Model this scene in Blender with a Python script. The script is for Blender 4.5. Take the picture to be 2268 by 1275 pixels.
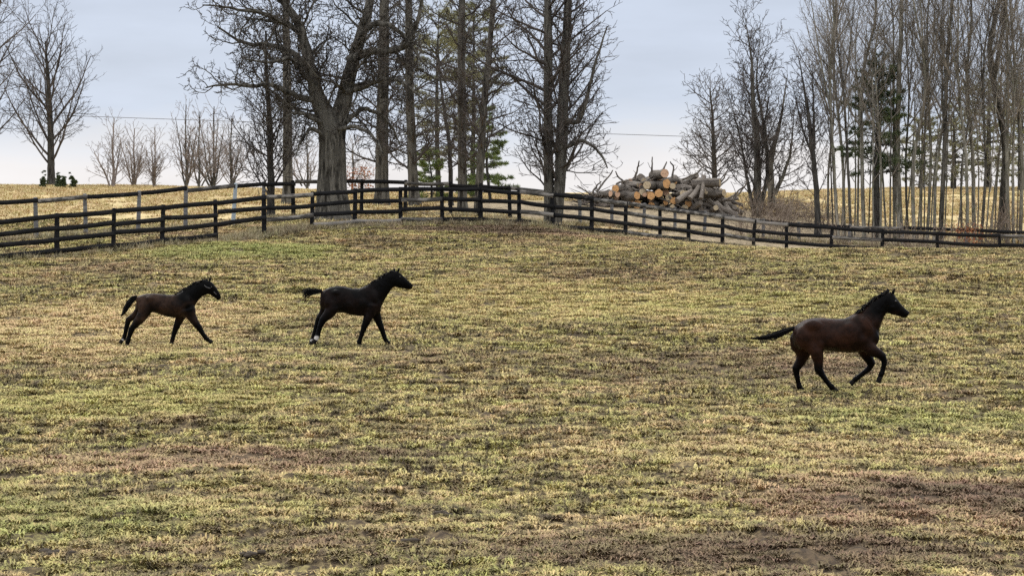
import bpy, bmesh, math, random
import numpy as np
from mathutils import Vector, Matrix

for o in list(bpy.data.objects):
    bpy.data.objects.remove(o, do_unlink=True)
SC = bpy.context.scene
COL = SC.collection
R = math.radians

# ------------------------------------------------------------------ camera, sky, sun, exposure
F = 6000.0                      # focal length in photograph pixels (photograph 2268 x 1275)
CX, CY, HORIZON = 1134.0, 637.5, 400.0
PITCH = math.atan((CY - HORIZON) / F)
cam_data = bpy.data.cameras.new('camera')
cam_data.sensor_width = 36.0
cam_data.lens = 36.0 * F / 2268.0
cam_data.clip_start = 0.5
cam_data.clip_end = 20000.0
cam = bpy.data.objects.new('camera', cam_data)
cam.location = (0, 0, 0)
cam.rotation_euler = (math.pi / 2 - PITCH, 0, 0)
COL.objects.link(cam)
SC.camera = cam

SUN_EL, SUN_AZ = 46.0, 322.0    # veiled sun, high, beyond the trees and to the left
world = bpy.data.worlds.new('World')
SC.world = world
world.use_nodes = True
wn, wl = world.node_tree.nodes, world.node_tree.links
wn.clear()
w_out = wn.new('ShaderNodeOutputWorld')
w_bg = wn.new('ShaderNodeBackground')
w_sky = wn.new('ShaderNodeTexSky')
w_sky.sky_type = 'NISHITA'
w_sky.sun_disc = False
w_sky.sun_elevation = R(SUN_EL)
w_sky.sun_rotation = R(SUN_AZ)
w_sky.air_density = 1.0
w_sky.dust_density = 2.0
w_scale = wn.new('ShaderNodeMix'); w_scale.data_type = 'RGBA'; w_scale.blend_type = 'MULTIPLY'
w_scale.inputs[0].default_value = 1.0
w_scale.inputs[7].default_value = (1, 1, 1, 1)
wl.new(w_sky.outputs[0], w_scale.inputs[6])
# closed cloud deck: brightness climbs from the horizon to the zenith, raised overhead past a plain overcast to light the ground
w_co = wn.new('ShaderNodeTexCoord')
w_sep = wn.new('ShaderNodeSeparateXYZ')
wl.new(w_co.outputs['Generated'], w_sep.inputs[0])
w_map = wn.new('ShaderNodeMapping'); w_map.inputs['Scale'].default_value = (6, 6, 26)
wl.new(w_co.outputs['Generated'], w_map.inputs[0])
w_noise = wn.new('ShaderNodeTexNoise'); w_noise.inputs['Scale'].default_value = 1.6
w_noise.inputs['Detail'].default_value = 6.0; w_noise.inputs['Roughness'].default_value = 0.55
wl.new(w_map.outputs[0], w_noise.inputs['Vector'])
w_no = wn.new('ShaderNodeMath'); w_no.operation = 'MULTIPLY_ADD'
w_no.inputs[1].default_value = 0.040; w_no.inputs[2].default_value = -0.020
wl.new(w_noise.outputs[0], w_no.inputs[0])
w_add = wn.new('ShaderNodeMath'); w_add.operation = 'ADD'
wl.new(w_sep.outputs['Z'], w_add.inputs[0]); wl.new(w_no.outputs[0], w_add.inputs[1])
w_ramp = wn.new('ShaderNodeValToRGB')
CR = w_ramp.color_ramp
CR.elements[0].position = 0.0; CR.elements[0].color = (0.77, 0.75, 0.75, 1)
CR.elements[1].position = 1.0; CR.elements[1].color = (2.15, 2.17, 2.22, 1)
for p, c in ((0.006, (0.77, 0.75, 0.75)), (0.016, (0.65, 0.68, 0.735)), (0.026, (0.525, 0.59, 0.70)),
             (0.075, (0.485, 0.545, 0.665)), (0.25, (0.95, 1.00, 1.11)), (0.6, (1.70, 1.73, 1.81))):
    e = CR.elements.new(p); e.color = (*c, 1)
wl.new(w_add.outputs[0], w_ramp.inputs[0])
w_mott = wn.new('ShaderNodeMath'); w_mott.operation = 'MULTIPLY_ADD'
w_mott.inputs[1].default_value = 0.30; w_mott.inputs[2].default_value = 0.85
w_n2 = wn.new('ShaderNodeTexNoise'); w_n2.inputs['Scale'].default_value = 3.2; w_n2.inputs['Detail'].default_value = 5
wl.new(w_map.outputs[0], w_n2.inputs['Vector'])
wl.new(w_n2.outputs[0], w_mott.inputs[0])
w_cm = wn.new('ShaderNodeMix'); w_cm.data_type = 'RGBA'; w_cm.blend_type = 'MULTIPLY'; w_cm.inputs[0].default_value = 1
wl.new(w_ramp.outputs[0], w_cm.inputs[6]); wl.new(w_mott.outputs[0], w_cm.inputs[7])
w_sbg = wn.new('ShaderNodeBackground'); w_sbg.inputs['Strength'].default_value = 0.06
wl.new(w_scale.outputs[2], w_sbg.inputs['Color'])
wl.new(w_cm.outputs[2], w_bg.inputs['Color']); w_bg.inputs['Strength'].default_value = 1.0
w_mix = wn.new('ShaderNodeMixShader'); w_mix.inputs[0].default_value = 0.90    # nine tenths cloud
wl.new(w_sbg.outputs[0], w_mix.inputs[1]); wl.new(w_bg.outputs[0], w_mix.inputs[2])
wl.new(w_mix.outputs[0], w_out.inputs['Surface'])

sun_data = bpy.data.lights.new('sun', 'SUN')
sun_data.energy = 1.5
sun_data.angle = R(14)
sun_data.color = (1.0, 0.95, 0.87)
sun = bpy.data.objects.new('sun', sun_data)
_az, _el = R(SUN_AZ), R(SUN_EL)
_sd = Vector((math.sin(_az) * math.cos(_el), math.cos(_az) * math.cos(_el), math.sin(_el)))
sun.rotation_euler = _sd.to_track_quat('Z', 'Y').to_euler()
sun.location = (0, 0, 60)
COL.objects.link(sun)

vs = SC.view_settings
vs.view_transform = 'Standard'; vs.look = 'None'; vs.exposure = 0.36; vs.gamma = 1.0; vs.use_curve_mapping = False
SC.cycles.adaptive_threshold = 0.02; SC.cycles.use_denoising = False; SC.cycles.max_bounces = 4; SC.cycles.diffuse_bounces = 2; SC.cycles.glossy_bounces = 2

# ------------------------------------------------------------------ helpers
_s, _c = math.sin(PITCH), math.cos(PITCH)
def W(px, py, Y):
    """the point of the place that stands Y metres out along the line through photograph pixel (px, py)"""
    u, v = (px - CX) / F, (CY - py) / F
    dy, dz = _c + v * _s, -_s + v * _c
    return Vector((u / dy * Y, Y, dz / dy * Y))

def tag(o, label=None, cat=None, group=None, kind=None):
    if label: o['label'] = label
    if cat: o['category'] = cat
    if group: o['group'] = group
    if kind: o['kind'] = kind
    return o

def empty(name, loc):
    o = bpy.data.objects.new(name, None)
    o.location = loc; o.empty_display_size = 0.2
    COL.objects.link(o)
    return o

def link(name, me, mat=None, parent=None, loc=None):
    o = bpy.data.objects.new(name, me)
    if mat and not me.materials: me.materials.append(mat)
    if parent: o.parent = parent
    if loc is not None: o.location = loc
    COL.objects.link(o)
    return o

def mesh_np(name, v, faces_flat, nper, smooth=True):
    """mesh from numpy arrays; faces all with nper corners"""
    me = bpy.data.meshes.new(name)
    v = np.asarray(v, np.float32); f = np.asarray(faces_flat, np.int32).ravel()
    n = len(f) // nper
    me.vertices.add(len(v)); me.vertices.foreach_set('co', v.ravel())
    me.loops.add(len(f)); me.loops.foreach_set('vertex_index', f)
    me.polygons.add(n); me.polygons.foreach_set('loop_start', np.arange(n, dtype=np.int32) * nper)
    me.update(calc_edges=True)
    if smooth: me.polygons.foreach_set('use_smooth', np.ones(n, bool))
    return me

def tubes_mixed(name, sets):
    V, Q, off = [], [], 0
    for lines, sides in sets:
        if not lines: continue
        v, q = tube_arrays(lines, sides); V.append(v); Q.append(q + off); off += len(v)
    return mesh_np(name, np.concatenate(V), np.concatenate(Q), 4)
def tubes(name, lines, sides=3):
    v, q = tube_arrays(lines, sides)
    return mesh_np(name, v, q, 4)
def tube_arrays(lines, sides):
    """one mesh of tapered tubes; lines = [(points, radii), ...]"""
    groups = {}
    for pts, rad in lines:
        groups.setdefault(len(pts), []).append((pts, rad))
    V, Q, off = [], [], 0
    ang = np.arange(sides) / sides * 2 * math.pi
    ca, sa = np.cos(ang), np.sin(ang)
    for n, ls in groups.items():
        P = np.array([[tuple(q) for q in l[0]] for l in ls], float)       # m,n,3
        Rd = np.array([l[1] for l in ls], float)                          # m,n
        m = len(ls)
        T = np.gradient(P, axis=1)
        T /= np.linalg.norm(T, axis=2, keepdims=True) + 1e-9
        md = np.abs(P[:, -1] - P[:, 0])
        ref = np.zeros((m, 3)); ref[np.arange(m), np.argmin(md, axis=1)] = 1
        N = np.cross(T, ref[:, None, :]); N /= np.linalg.norm(N, axis=2, keepdims=True) + 1e-9
        B = np.cross(T, N)
        ring = P[:, :, None, :] + Rd[:, :, None, None] * (ca[None, None, :, None] * N[:, :, None, :] + sa[None, None, :, None] * B[:, :, None, :])
        V.append(ring.reshape(-1, 3))
        i = np.arange(m)[:, None, None] * n * sides + np.arange(n - 1)[None, :, None] * sides
        k = np.arange(sides)[None, None, :]; k2 = (k + 1) % sides
        q = np.stack([i + k, i + sides + k, i + sides + k2, i + k2], -1).reshape(-1, 4) + off
        Q.append(q)
        off += m * n * sides
    return np.concatenate(V), np.concatenate(Q)

# value noise for placing things (numpy)
_rs = np.random.RandomState(5)
_tab = _rs.rand(256, 256)
def vnoise(x, y):
    xi, yi = np.floor(x).astype(int), np.floor(y).astype(int)
    fx, fy = x - xi, y - yi
    fx, fy = fx * fx * (3 - 2 * fx), fy * fy * (3 - 2 * fy)
    g = lambda a, b: _tab[a & 255, b & 255]
    return (g(xi, yi) * (1 - fx) + g(xi + 1, yi) * fx) * (1 - fy) + (g(xi, yi + 1) * (1 - fx) + g(xi + 1, yi + 1) * fx) * fy

# ------------------------------------------------------------------ materials
class NT:
    def __init__(s, tree): s.t = tree; s.n = tree.nodes; s.l = tree.links
    def new(s, typ, **kw):
        nd = s.n.new(typ)
        for k, v in kw.items(): setattr(nd, k, v)
        return nd
    def noise(s, vec, scale, detail=3, rough=0.55, dist=0.0):
        nd = s.new('ShaderNodeTexNoise')
        nd.inputs['Scale'].default_value = scale; nd.inputs['Detail'].default_value = detail
        nd.inputs['Roughness'].default_value = rough; nd.inputs['Distortion'].default_value = dist
        if vec is not None: s.l.new(vec, nd.inputs['Vector'])
        return nd.outputs[0]
    def mapping(s, vec, scale=(1, 1, 1), loc=(0, 0, 0)):
        nd = s.new('ShaderNodeMapping')
        nd.inputs['Scale'].default_value = scale; nd.inputs['Location'].default_value = loc
        s.l.new(vec, nd.inputs[0]); return nd.outputs[0]
    def step(s, val, a, b):
        nd = s.new('ShaderNodeMapRange'); nd.interpolation_type = 'SMOOTHSTEP'
        nd.inputs['From Min'].default_value = a; nd.inputs['From Max'].default_value = b
        s.l.new(val, nd.inputs['Value']); return nd.outputs[0]
    def math(s, op, a, b=None):
        nd = s.new('ShaderNodeMath', operation=op)
        for i, x in enumerate((a, b)):
            if x is None: continue
            if isinstance(x, (int, float)): nd.inputs[i].default_value = x
            else: s.l.new(x, nd.inputs[i])
        return nd.outputs[0]
    def mix(s, f, a, b, mode='MIX'):
        nd = s.new('ShaderNodeMix'); nd.data_type = 'RGBA'; nd.blend_type = mode
        for sock, x in ((nd.inputs[0], f), (nd.inputs[6], a), (nd.inputs[7], b)):
            if isinstance(x, (int, float)): sock.default_value = x if sock == nd.inputs[0] else (x, x, x, 1)
            elif isinstance(x, tuple): sock.default_value = (*x, 1)
            else: s.l.new(x, sock)
        return nd.outputs[2]

def new_mat(name, rough=0.9, spec=0.2):
    m = bpy.data.materials.new(name); m.use_nodes = True
    nt = NT(m.node_tree)
    b = nt.n['Principled BSDF']
    b.inputs['Roughness'].default_value = rough
    b.inputs['Specular IOR Level'].default_value = spec
    return m, nt, b

def bump(nt, b, h, strength=0.5, dist=0.02):
    nd = nt.new('ShaderNodeBump'); nd.inputs['Strength'].default_value = strength; nd.inputs['Distance'].default_value = dist
    nt.l.new(h, nd.inputs['Height']); nt.l.new(nd.outputs[0], b.inputs['Normal'])

def bark(name, c1, c2, vscale=9.0, stretch=0.16, bstr=0.9, bdist=0.03, moss=None):
    m, nt, b = new_mat(name, 0.95, 0.1)
    co = nt.new('ShaderNodeTexCoord').outputs['Object']
    v = nt.mapping(co, (1, 1, stretch))
    n = nt.noise(v, vscale, 6, 0.7, 0.4)
    n2 = nt.noise(co, 1.3, 3)
    col = nt.mix(nt.step(n, 0.42, 0.60), c1, c2)
    col = nt.mix(nt.step(n2, 0.35, 0.75), col, tuple(0.5 * a + 0.2 * bb for a, bb in zip(c2, (0.2, 0.19, 0.16))))
    if moss: col = nt.mix(nt.step(nt.noise(co, 2.3, 4), 0.5, 0.7), col, moss)
    nt.l.new(col, b.inputs['Base Color'])
    bump(nt, b, n, bstr, bdist)
    return m

def twig(name, c1, c2):
    m, nt, b = new_mat(name, 0.9, 0.15)
    co = nt.new('ShaderNodeTexCoord').outputs['Object']
    nt.l.new(nt.mix(nt.step(nt.noise(co, 0.8, 3), 0.35, 0.65), c1, c2), b.inputs['Base Color'])
    return m

M = {}
M['oak_bark'] = bark('oak_bark', (0.017, 0.015, 0.012), (0.140, 0.128, 0.106), 6.0, 0.12, 1.0, 0.10)
M['grey_bark'] = bark('grey_bark', (0.018, 0.016, 0.013), (0.135, 0.125, 0.105), 8.0, 0.11, 1.0, 0.08)
M['dark_bark'] = bark('dark_bark', (0.016, 0.014, 0.013), (0.060, 0.056, 0.050), 9.0, 0.2)
M['pale_bark'] = bark('pale_bark', (0.055, 0.050, 0.040), (0.300, 0.280, 0.228), 8.0, 0.10, 0.8, 0.03, (0.10, 0.105, 0.065))
M['oak_twig'] = twig('oak_twig', (0.024, 0.020, 0.017), (0.080, 0.068, 0.055))
M['grey_twig'] = twig('grey_twig', (0.038, 0.032, 0.029), (0.095, 0.080, 0.070))
M['pink_twig'] = twig('pink_twig', (0.150, 0.122, 0.105), (0.245, 0.203, 0.175))
M['pale_twig'] = twig('pale_twig', (0.120, 0.106, 0.088), (0.240, 0.212, 0.178))
M['bramble'] = twig('bramble', (0.130, 0.098, 0.075), (0.260, 0.205, 0.155))
M['rust_leaf'] = twig('rust_leaf', (0.20, 0.075, 0.035), (0.30, 0.13, 0.06))
M['log_brush'] = twig('log_brush', (0.055, 0.046, 0.040), (0.170, 0.145, 0.125))

# ------------------------------------------------------------------ terrain
def plane_py(Y): return 107.0 + 40000.0 / Y
PROF = {  # photograph column: last metre of the even pasture slope, then (metres out, pixel row) of the ground behind it
    -500: (84, [(95, 535), (130, 468), (200, 413), (240, 421)]),
    0:    (86, [(96, 530), (130, 466), (200, 411), (240, 419)]),
    300:  (90, [(100, 512), (130, 462), (200, 411), (240, 419)]),
    600:  (96, [(110, 487), (130, 456), (180, 419), (220, 424)]),
    900:  (101, [(115, 472), (130, 453), (170, 428), (210, 434)]),
    1134: (101, [(115, 479), (135, 450), (170, 430), (210, 436)]),
    1300: (98, [(102.5, 521), (112, 510), (135, 452), (170, 434), (210, 439)]),
    1460: (95, [(107.5, 541), (118, 515), (135, 456), (170, 437), (210, 439)]),
    1600: (93, [(112, 556), (122, 530), (138, 466), (180, 432), (220, 432)]),
    1750: (91, [(116, 572), (128, 530), (145, 480), (200, 424), (240, 426)]),
    1950: (90, [(118.5, 586), (130, 540), (150, 480), (220, 416), (260, 421)]),
    2268: (90, [(119, 598), (130, 550), (150, 485), (220, 416), (260, 421)]),
    2800: (90, [(119, 605), (130, 556), (150, 488), (220, 416), (260, 421)]),
}
TY = np.arange(20.0, 320.0, 1.0)
TU = np.arange(-500.0, 2801.0, 25.0)
_cols, _tab2 = sorted(PROF), []
for c in _cols:
    y1, rest = PROF[c]
    ys = list(np.arange(18.0, y1 + .01, 1.0)); zs = [W(c, plane_py(y), y).z for y in ys]
    for (y, py) in rest: ys.append(y); zs.append(W(c, py, y).z)
    ys.append(700.0); zs.append(-40.0)
    z = np.interp(np.arange(0.0, 340.0, 1.0) + 10, ys, zs)
    k = np.exp(-0.5 * (np.arange(-9, 10) / 2.6) ** 2); k /= k.sum()
    zz = np.interp(TY, (np.arange(0.0, 340.0, 1.0) + 10)[9:-9], np.convolve(z, k, 'valid'))
    _tab2.append(zz)
_tab2 = np.array(_tab2)                                   # columns x TY
TZ = np.array([[np.interp(u, _cols, _tab2[:, j]) for j in range(len(TY))] for u in TU])
k = np.exp(-0.5 * (np.arange(-6, 7) / 2.2) ** 2); k /= k.sum()
TZ = np.apply_along_axis(lambda a: np.convolve(np.pad(a, 6, 'edge'), k, 'valid'), 0, TZ)

def ground_z(x, y):
    x = np.atleast_1d(np.asarray(x, float)); y = np.atleast_1d(np.asarray(y, float))
    ysafe = np.maximum(y, 20.0)
    u = np.clip(CX + x / ysafe * F, TU[0], TU[-1] - 1e-3)
    yc = np.clip(ysafe, TY[0], TY[-1] - 1e-3)
    ui, yi = (u - TU[0]) / 25.0, yc - TY[0]
    a, b = ui.astype(int), yi.astype(int); fu, fy = ui - a, yi - b
    z = (TZ[a, b] * (1 - fu) + TZ[a + 1, b] * fu) * (1 - fy) + (TZ[a, b + 1] * (1 - fu) + TZ[a + 1, b + 1] * fu) * fy
    far = np.clip((y - TY[-1]) / 400.0, 0, 1); z = z * (1 - far) + (-40.0) * far
    t = np.clip((y - 3.0) / 22.0, 0, 1); t = t * t * (3 - 2 * t)           # the knoll the photographer stands on
    return -1.65 * (1 - t) + z * t
def hummock(x, y):
    near = np.clip((y - 24) / 6, 0, 1) * np.clip((135 - y) / 15, 0, 1)
    for hx_, hy_ in ((6.2, 52.6), (-3.5, 60.6), (-7.6, 60.6)):
        near = near * (.12 + .88 * np.clip((np.hypot(x - hx_, (y - hy_) * .9) - 1.3) / 1.6, 0, 1))
    return near * ((vnoise(x * 1.1 + 40, y * 0.9 + 11) - .5) * 0.10 + (vnoise(x * 3.1, y * 2.2) - .5) * 0.07 + (np.abs(vnoise(x * 4.4 + 9, y * 2.3) - .5) * 0.15 + (vnoise(x * 8.0 + 9, y * 4.4) - .5) * 0.05) * np.clip((100 - y) / 20, .3, 1) + (vnoise(x * 0.22, y * 0.2 + 7) - .5) * 0.25)
def gz(x, y): return float(ground_z(x, y)[0] + hummock(np.array([x]), np.array([y]))[0])
def on_ground(px, Y):
    p = W(px, 400, Y); return Vector((p.x, Y, gz(p.x, Y)))

def geo(a, b, n): return np.geomspace(a, b, n)
ts = np.concatenate([-geo(13.0, 2200, 24)[::-1], np.arange(-12.9, 12.95, 0.062), geo(13.0, 2200, 24)])       # columns fan out with distance
ys = np.concatenate([-geo(4, 3000, 14)[::-1], np.arange(-3, 28, 2.0), geo(28.5, 106, 620), np.arange(106.5, 150, 0.6), np.arange(150, 320, 3.0), geo(322, 9000, 26)])
GT, GY = np.meshgrid(ts, ys)
GX = GT * np.maximum(GY, 25.0) / 60.0
gx, gy = GX.ravel(), GY.ravel()
zz = ground_z(gx, gy) + hummock(gx, gy)
nx, ny = len(ts), len(ys)
i = (np.arange(ny - 1)[:, None] * nx + np.arange(nx - 1)[None, :]).ravel()
me = mesh_np('pasture_ground', np.stack([gx, gy, zz], 1), np.stack([i, i + 1, i + nx + 1, i + nx], 1), 4)

# colours of the turf, shared by the soil sheet and the grass blades (straw, moss, grass and mud, plus painted gap shade)
def turf_colour(nt):
    pos = nt.new('ShaderNodeNewGeometry').outputs['Position']
    big = nt.noise(nt.mapping(pos, (0.13, 0.10, 0)), 1.0, 3, 0.55, 0.3)
    mid = nt.noise(nt.mapping(pos, (0.40, 0.42, 0), (31, 7, 0)), 1.0, 4, 0.6, 0.5)
    mid2 = nt.noise(nt.mapping(pos, (0.55, 0.60, 0), (3, 77, 0)), 1.0, 4, 0.6, 0.4)
    sml = nt.noise(nt.mapping(pos, (2.6, 1.9, 0), (9, 5, 0)), 1.0, 4, 0.65)
    straw, gold, olive, green = (0.520, 0.388, 0.190), (0.505, 0.408, 0.164), (0.400, 0.350, 0.126), (0.300, 0.305, 0.098)
    brown, mud = (0.340, 0.228, 0.135), (0.145, 0.100, 0.064)
    c = nt.mix(nt.step(mid, 0.36, 0.62), straw, gold)
    c = nt.mix(nt.step(mid2, 0.41, 0.60), c, olive)
    g = nt.math('MULTIPLY', nt.step(mid, 0.50, 0.66), nt.step(big, 0.36, 0.6))
    c = nt.mix(nt.math('MULTIPLY', g, 0.55), c, green)
    c = nt.mix(nt.math('MULTIPLY', nt.step(big, 0.52, 0.70), 0.7), c, brown)
    grime = nt.noise(nt.mapping(pos, (0.30, 0.75, 0), (13, 2, 0)), 1.0, 4, .6, .4)
    c = nt.mix(nt.math('MULTIPLY', nt.step(grime, 0.54, 0.70), 0.62), c, mud)
    c = nt.mix(nt.math('MULTIPLY', nt.step(sml, 0.60, 0.76), 0.6), c, brown)
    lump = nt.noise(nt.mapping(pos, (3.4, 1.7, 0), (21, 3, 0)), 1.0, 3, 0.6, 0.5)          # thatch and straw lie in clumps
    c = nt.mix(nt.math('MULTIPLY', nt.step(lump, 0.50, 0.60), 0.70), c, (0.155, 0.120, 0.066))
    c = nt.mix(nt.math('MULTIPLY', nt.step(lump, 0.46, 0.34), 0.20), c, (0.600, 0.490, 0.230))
    # winding dark lines painted in for shade and soil between matted clumps
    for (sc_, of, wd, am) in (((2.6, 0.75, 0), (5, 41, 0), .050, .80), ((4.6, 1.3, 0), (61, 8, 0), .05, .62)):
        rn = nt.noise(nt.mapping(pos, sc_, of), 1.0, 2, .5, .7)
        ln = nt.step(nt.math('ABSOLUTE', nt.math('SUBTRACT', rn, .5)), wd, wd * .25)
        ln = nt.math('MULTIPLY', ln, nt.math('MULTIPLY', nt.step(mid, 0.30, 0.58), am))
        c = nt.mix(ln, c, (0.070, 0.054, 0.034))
    sep = nt.new('ShaderNodeSeparateXYZ'); nt.l.new(pos, sep.inputs[0])
    wob = nt.math('MULTIPLY', nt.math('SUBTRACT', mid2, 0.5), 2.6)
    def blob(cx, cy, rx, ry):
        dx = nt.math('DIVIDE', nt.math('SUBTRACT', sep.outputs['X'], cx), rx)
        dy = nt.math('DIVIDE', nt.math('SUBTRACT', sep.outputs['Y'], cy), ry)
        d = nt.math('ADD', nt.math('MULTIPLY', dx, dx), nt.math('MULTIPLY', dy, dy))
        return nt.step(nt.math('ADD', d, wob), 1.35, 0.25)
    # trodden mud by the fence corner, worn ground lower right, fresh green by the left fence
    for (cx, cy, rx, ry, cc, am) in ((-0.6, 98.6, 4.6, 2.0, mud, .95), (3.6, 97.0, 3.0, 1.4, brown, .8), (6.6, 39.5, 4.2, 2.6, brown, .85),
                                     (3.2, 35.2, 3.6, 1.7, mud, .75), (7.6, 39.4, 3.6, 1.5, mud, .95), (1.5, 35.6, 7.0, 1.6, mud, .45), (4.5, 55.0, 4.0, 2.2, mud, .45), (-10.5, 62.0, 4.5, 6.0, straw, .7), (0, 72, 7, 7, gold, .55), (-5.2, 43.8, 3.4, 1.6, brown, .7), (-3.2, 44.0, 3.0, 1.2, mud, .5),
                                     (-8.8, 88.5, 3.4, 4.0, green, .85), (-7.0, 50.5, 4.0, 2.2, olive, .8), (5.8, 58.0, 3.2, 2.4, mud, .35), (-0.8, 57.5, 5.0, 1.6, mud, .35),
                                     (-7.0, 38.0, 3.0, 2.0, green, .5), (7.5, 48.5, 3.0, 1.6, green, .4), (7.6, 70, 5, 3.5, olive, .6), (-9.4, 68, 4.0, 5.0, straw, .7), (4.5, 44.5, 4.0, 1.8, straw, .5)):
        c = nt.mix(nt.math('MULTIPLY', blob(cx, cy, rx, ry), am), c, cc)
    return c, pos, sep, sml, mid

m, nt, b = new_mat('turf_soil', 0.97, 0.05)
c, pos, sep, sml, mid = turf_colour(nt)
fine = nt.noise(nt.mapping(pos, (9, 6, 6)), 1.0, 5, 0.7)
c = nt.mix(0.60, c, (0.070, 0.052, 0.035))
c = nt.mix(nt.step(fine, 0.60, 0.40), c, (0.050, 0.038, 0.027))                    # bare soil between the tufts
# unmown hay field on the rise beyond the fences, dead leaves and chips round the log heap
hay = nt.mix(nt.step(nt.noise(nt.mapping(pos, (0.9, 0.35, 0)), 1.0, 5, 0.65), 0.40, 0.60), (0.52, 0.400, 0.215), (0.37, 0.300, 0.150))
hay = nt.mix(nt.math('MULTIPLY', nt.step(nt.noise(nt.mapping(pos, (2.2, .5, 0), (4, 4, 0)), 1.0, 5, .7), .5, .68), .6), hay, (0.20, 0.16, 0.085))
c = nt.mix(nt.step(sep.outputs['Y'], 99.0, 112.0), c, hay)
leafy = nt.mix(nt.step(nt.noise(nt.mapping(pos, (3, 2, 0)), 1.0, 5, 0.7), 0.38, 0.62), (0.130, 0.102, 0.070), (0.310, 0.250, 0.160))
dx = nt.math('DIVIDE', nt.math('SUBTRACT', sep.outputs['X'], 9.0), 13.0)
dy = nt.math('DIVIDE', nt.math('SUBTRACT', sep.outputs['Y'], 130.0), 17.0)
dd = nt.math('ADD', nt.math('ADD', nt.math('MULTIPLY', dx, dx), nt.math('MULTIPLY', dy, dy)), nt.math('MULTIPLY', nt.math('SUBTRACT', mid, 0.5), 1.2))
c = nt.mix(nt.step(dd, 1.25, 0.75), c, leafy)
nt.l.new(c, b.inputs['Base Color'])
bump(nt, b, fine, 0.8, 0.05)
M['turf'] = m
g_obj = link('pasture_ground', me, m); tag(g_obj, kind='structure')

# ------------------------------------------------------------------ grass tufts scattered over the pasture
def blade_mat(name, pale=None, amount=0.0):
    m, nt, b = new_mat(name, 0.85, 0.12)
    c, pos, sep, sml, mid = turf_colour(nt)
    rnd = nt.new('ShaderNodeObjectInfo').outputs['Random']
    hsv = nt.new('ShaderNodeHueSaturation')
    nt.l.new(nt.math('ADD', nt.math('MULTIPLY', rnd, 0.05), 0.475), hsv.inputs['Hue'])
    r2 = nt.math('FRACT', nt.math('MULTIPLY', rnd, 17.31))
    nt.l.new(nt.math('ADD', nt.math('MULTIPLY', r2, 0.30), 0.81), hsv.inputs['Value'])
    if pale: c = nt.mix(amount, c, pale)
    nt.l.new(c, hsv.inputs['Color'])
    nt.l.new(hsv.outputs[0], b.inputs['Base Color'])
    return m
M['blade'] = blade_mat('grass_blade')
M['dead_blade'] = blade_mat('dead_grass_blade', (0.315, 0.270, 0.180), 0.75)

def tuft_mesh(rng, n, rad, l0, l1, lean, wid):
    V, T = [], []
    for _ in range(n):
        a, rr = rng.uniform(0, 6.283), rad * math.sqrt(rng.random())
        x, y = rr * math.cos(a), rr * math.sin(a)
        az = rng.gauss(a, 1.0); ln = rng.uniform(l0, l1); th = R(rng.uniform(*lean))
        hx, hy = math.cos(az), math.sin(az); w = wid * rng.uniform(.6, 1.3)
        px, py = -hy * w, hx * w
        k = len(V)
        mx, my, mz = x + hx * ln * .5 * math.sin(th * .7), y + hy * ln * .5 * math.sin(th * .7), ln * .5 * math.cos(th * .7)
        tx, ty, tz = x + hx * ln * math.sin(th), y + hy * ln * math.sin(th), max(0.004, ln * math.cos(th) * 0.9)
        V += [(x - px, y - py, -0.015), (x + px, y + py, -0.015), (mx + px * .8, my + py * .8, mz), (mx - px * .8, my - py * .8, mz), (tx, ty, tz)]
        T += [(k, k + 1, k + 2), (k, k + 2, k + 3), (k + 3, k + 2, k + 4)]
    return mesh_np('grass_tuft', V, T, 3, False)

def scatter(name, pts, rot, scl, idx, col, label_kind):
    me = bpy.data.meshes.new(name)
    me.vertices.add(len(pts)); me.vertices.foreach_set('co', np.asarray(pts, np.float32).ravel())
    for an, typ, key, dat in (('s_rot', 'FLOAT_VECTOR', 'vector', rot), ('s_scl', 'FLOAT_VECTOR', 'vector', scl), ('s_idx', 'INT', 'value', idx)):
        at = me.attributes.new(an, typ, 'POINT'); at.data.foreach_set(key, np.ascontiguousarray(dat).ravel())
    ob = link(name, me); tag(ob, kind='stuff')
    ng = bpy.data.node_groups.new(name + '_scatter', 'GeometryNodeTree')
    ng.interface.new_socket('Geometry', in_out='INPUT', socket_type='NodeSocketGeometry')
    ng.interface.new_socket('Geometry', in_out='OUTPUT', socket_type='NodeSocketGeometry')
    N, L = ng.nodes, ng.links
    gi, go, iop, ci = N.new('NodeGroupInput'), N.new('NodeGroupOutput'), N.new('GeometryNodeInstanceOnPoints'), N.new('GeometryNodeCollectionInfo')
    ci.inputs['Collection'].default_value = col
    ci.inputs['Separate Children'].default_value = True; ci.inputs['Reset Children'].default_value = True
    iop.inputs['Pick Instance'].default_value = True
    def at(nm, typ):
        nd = N.new('GeometryNodeInputNamedAttribute'); nd.data_type = typ; nd.inputs['Name'].default_value = nm; return nd.outputs[0]
    L.new(gi.outputs[0], iop.inputs['Points']); L.new(ci.outputs[0], iop.inputs['Instance'])
    L.new(at('s_rot', 'FLOAT_VECTOR'), iop.inputs['Rotation']); L.new(at('s_scl', 'FLOAT_VECTOR'), iop.inputs['Scale'])
    L.new(at('s_idx', 'INT'), iop.inputs['Instance Index'])
    L.new(iop.outputs[0], go.inputs[0])
    md = ob.modifiers.new('scatter', 'NODES'); md.node_group = ng
    return ob

def tuft_collection(name, n, args, mat, seed):
    rng = random.Random(seed); col = bpy.data.collections.new(name)
    for _ in range(n):
        me = tuft_mesh(rng, *args); me.materials.append(mat)
        col.objects.link(bpy.data.objects.new('tuft', me))
    return col

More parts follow.
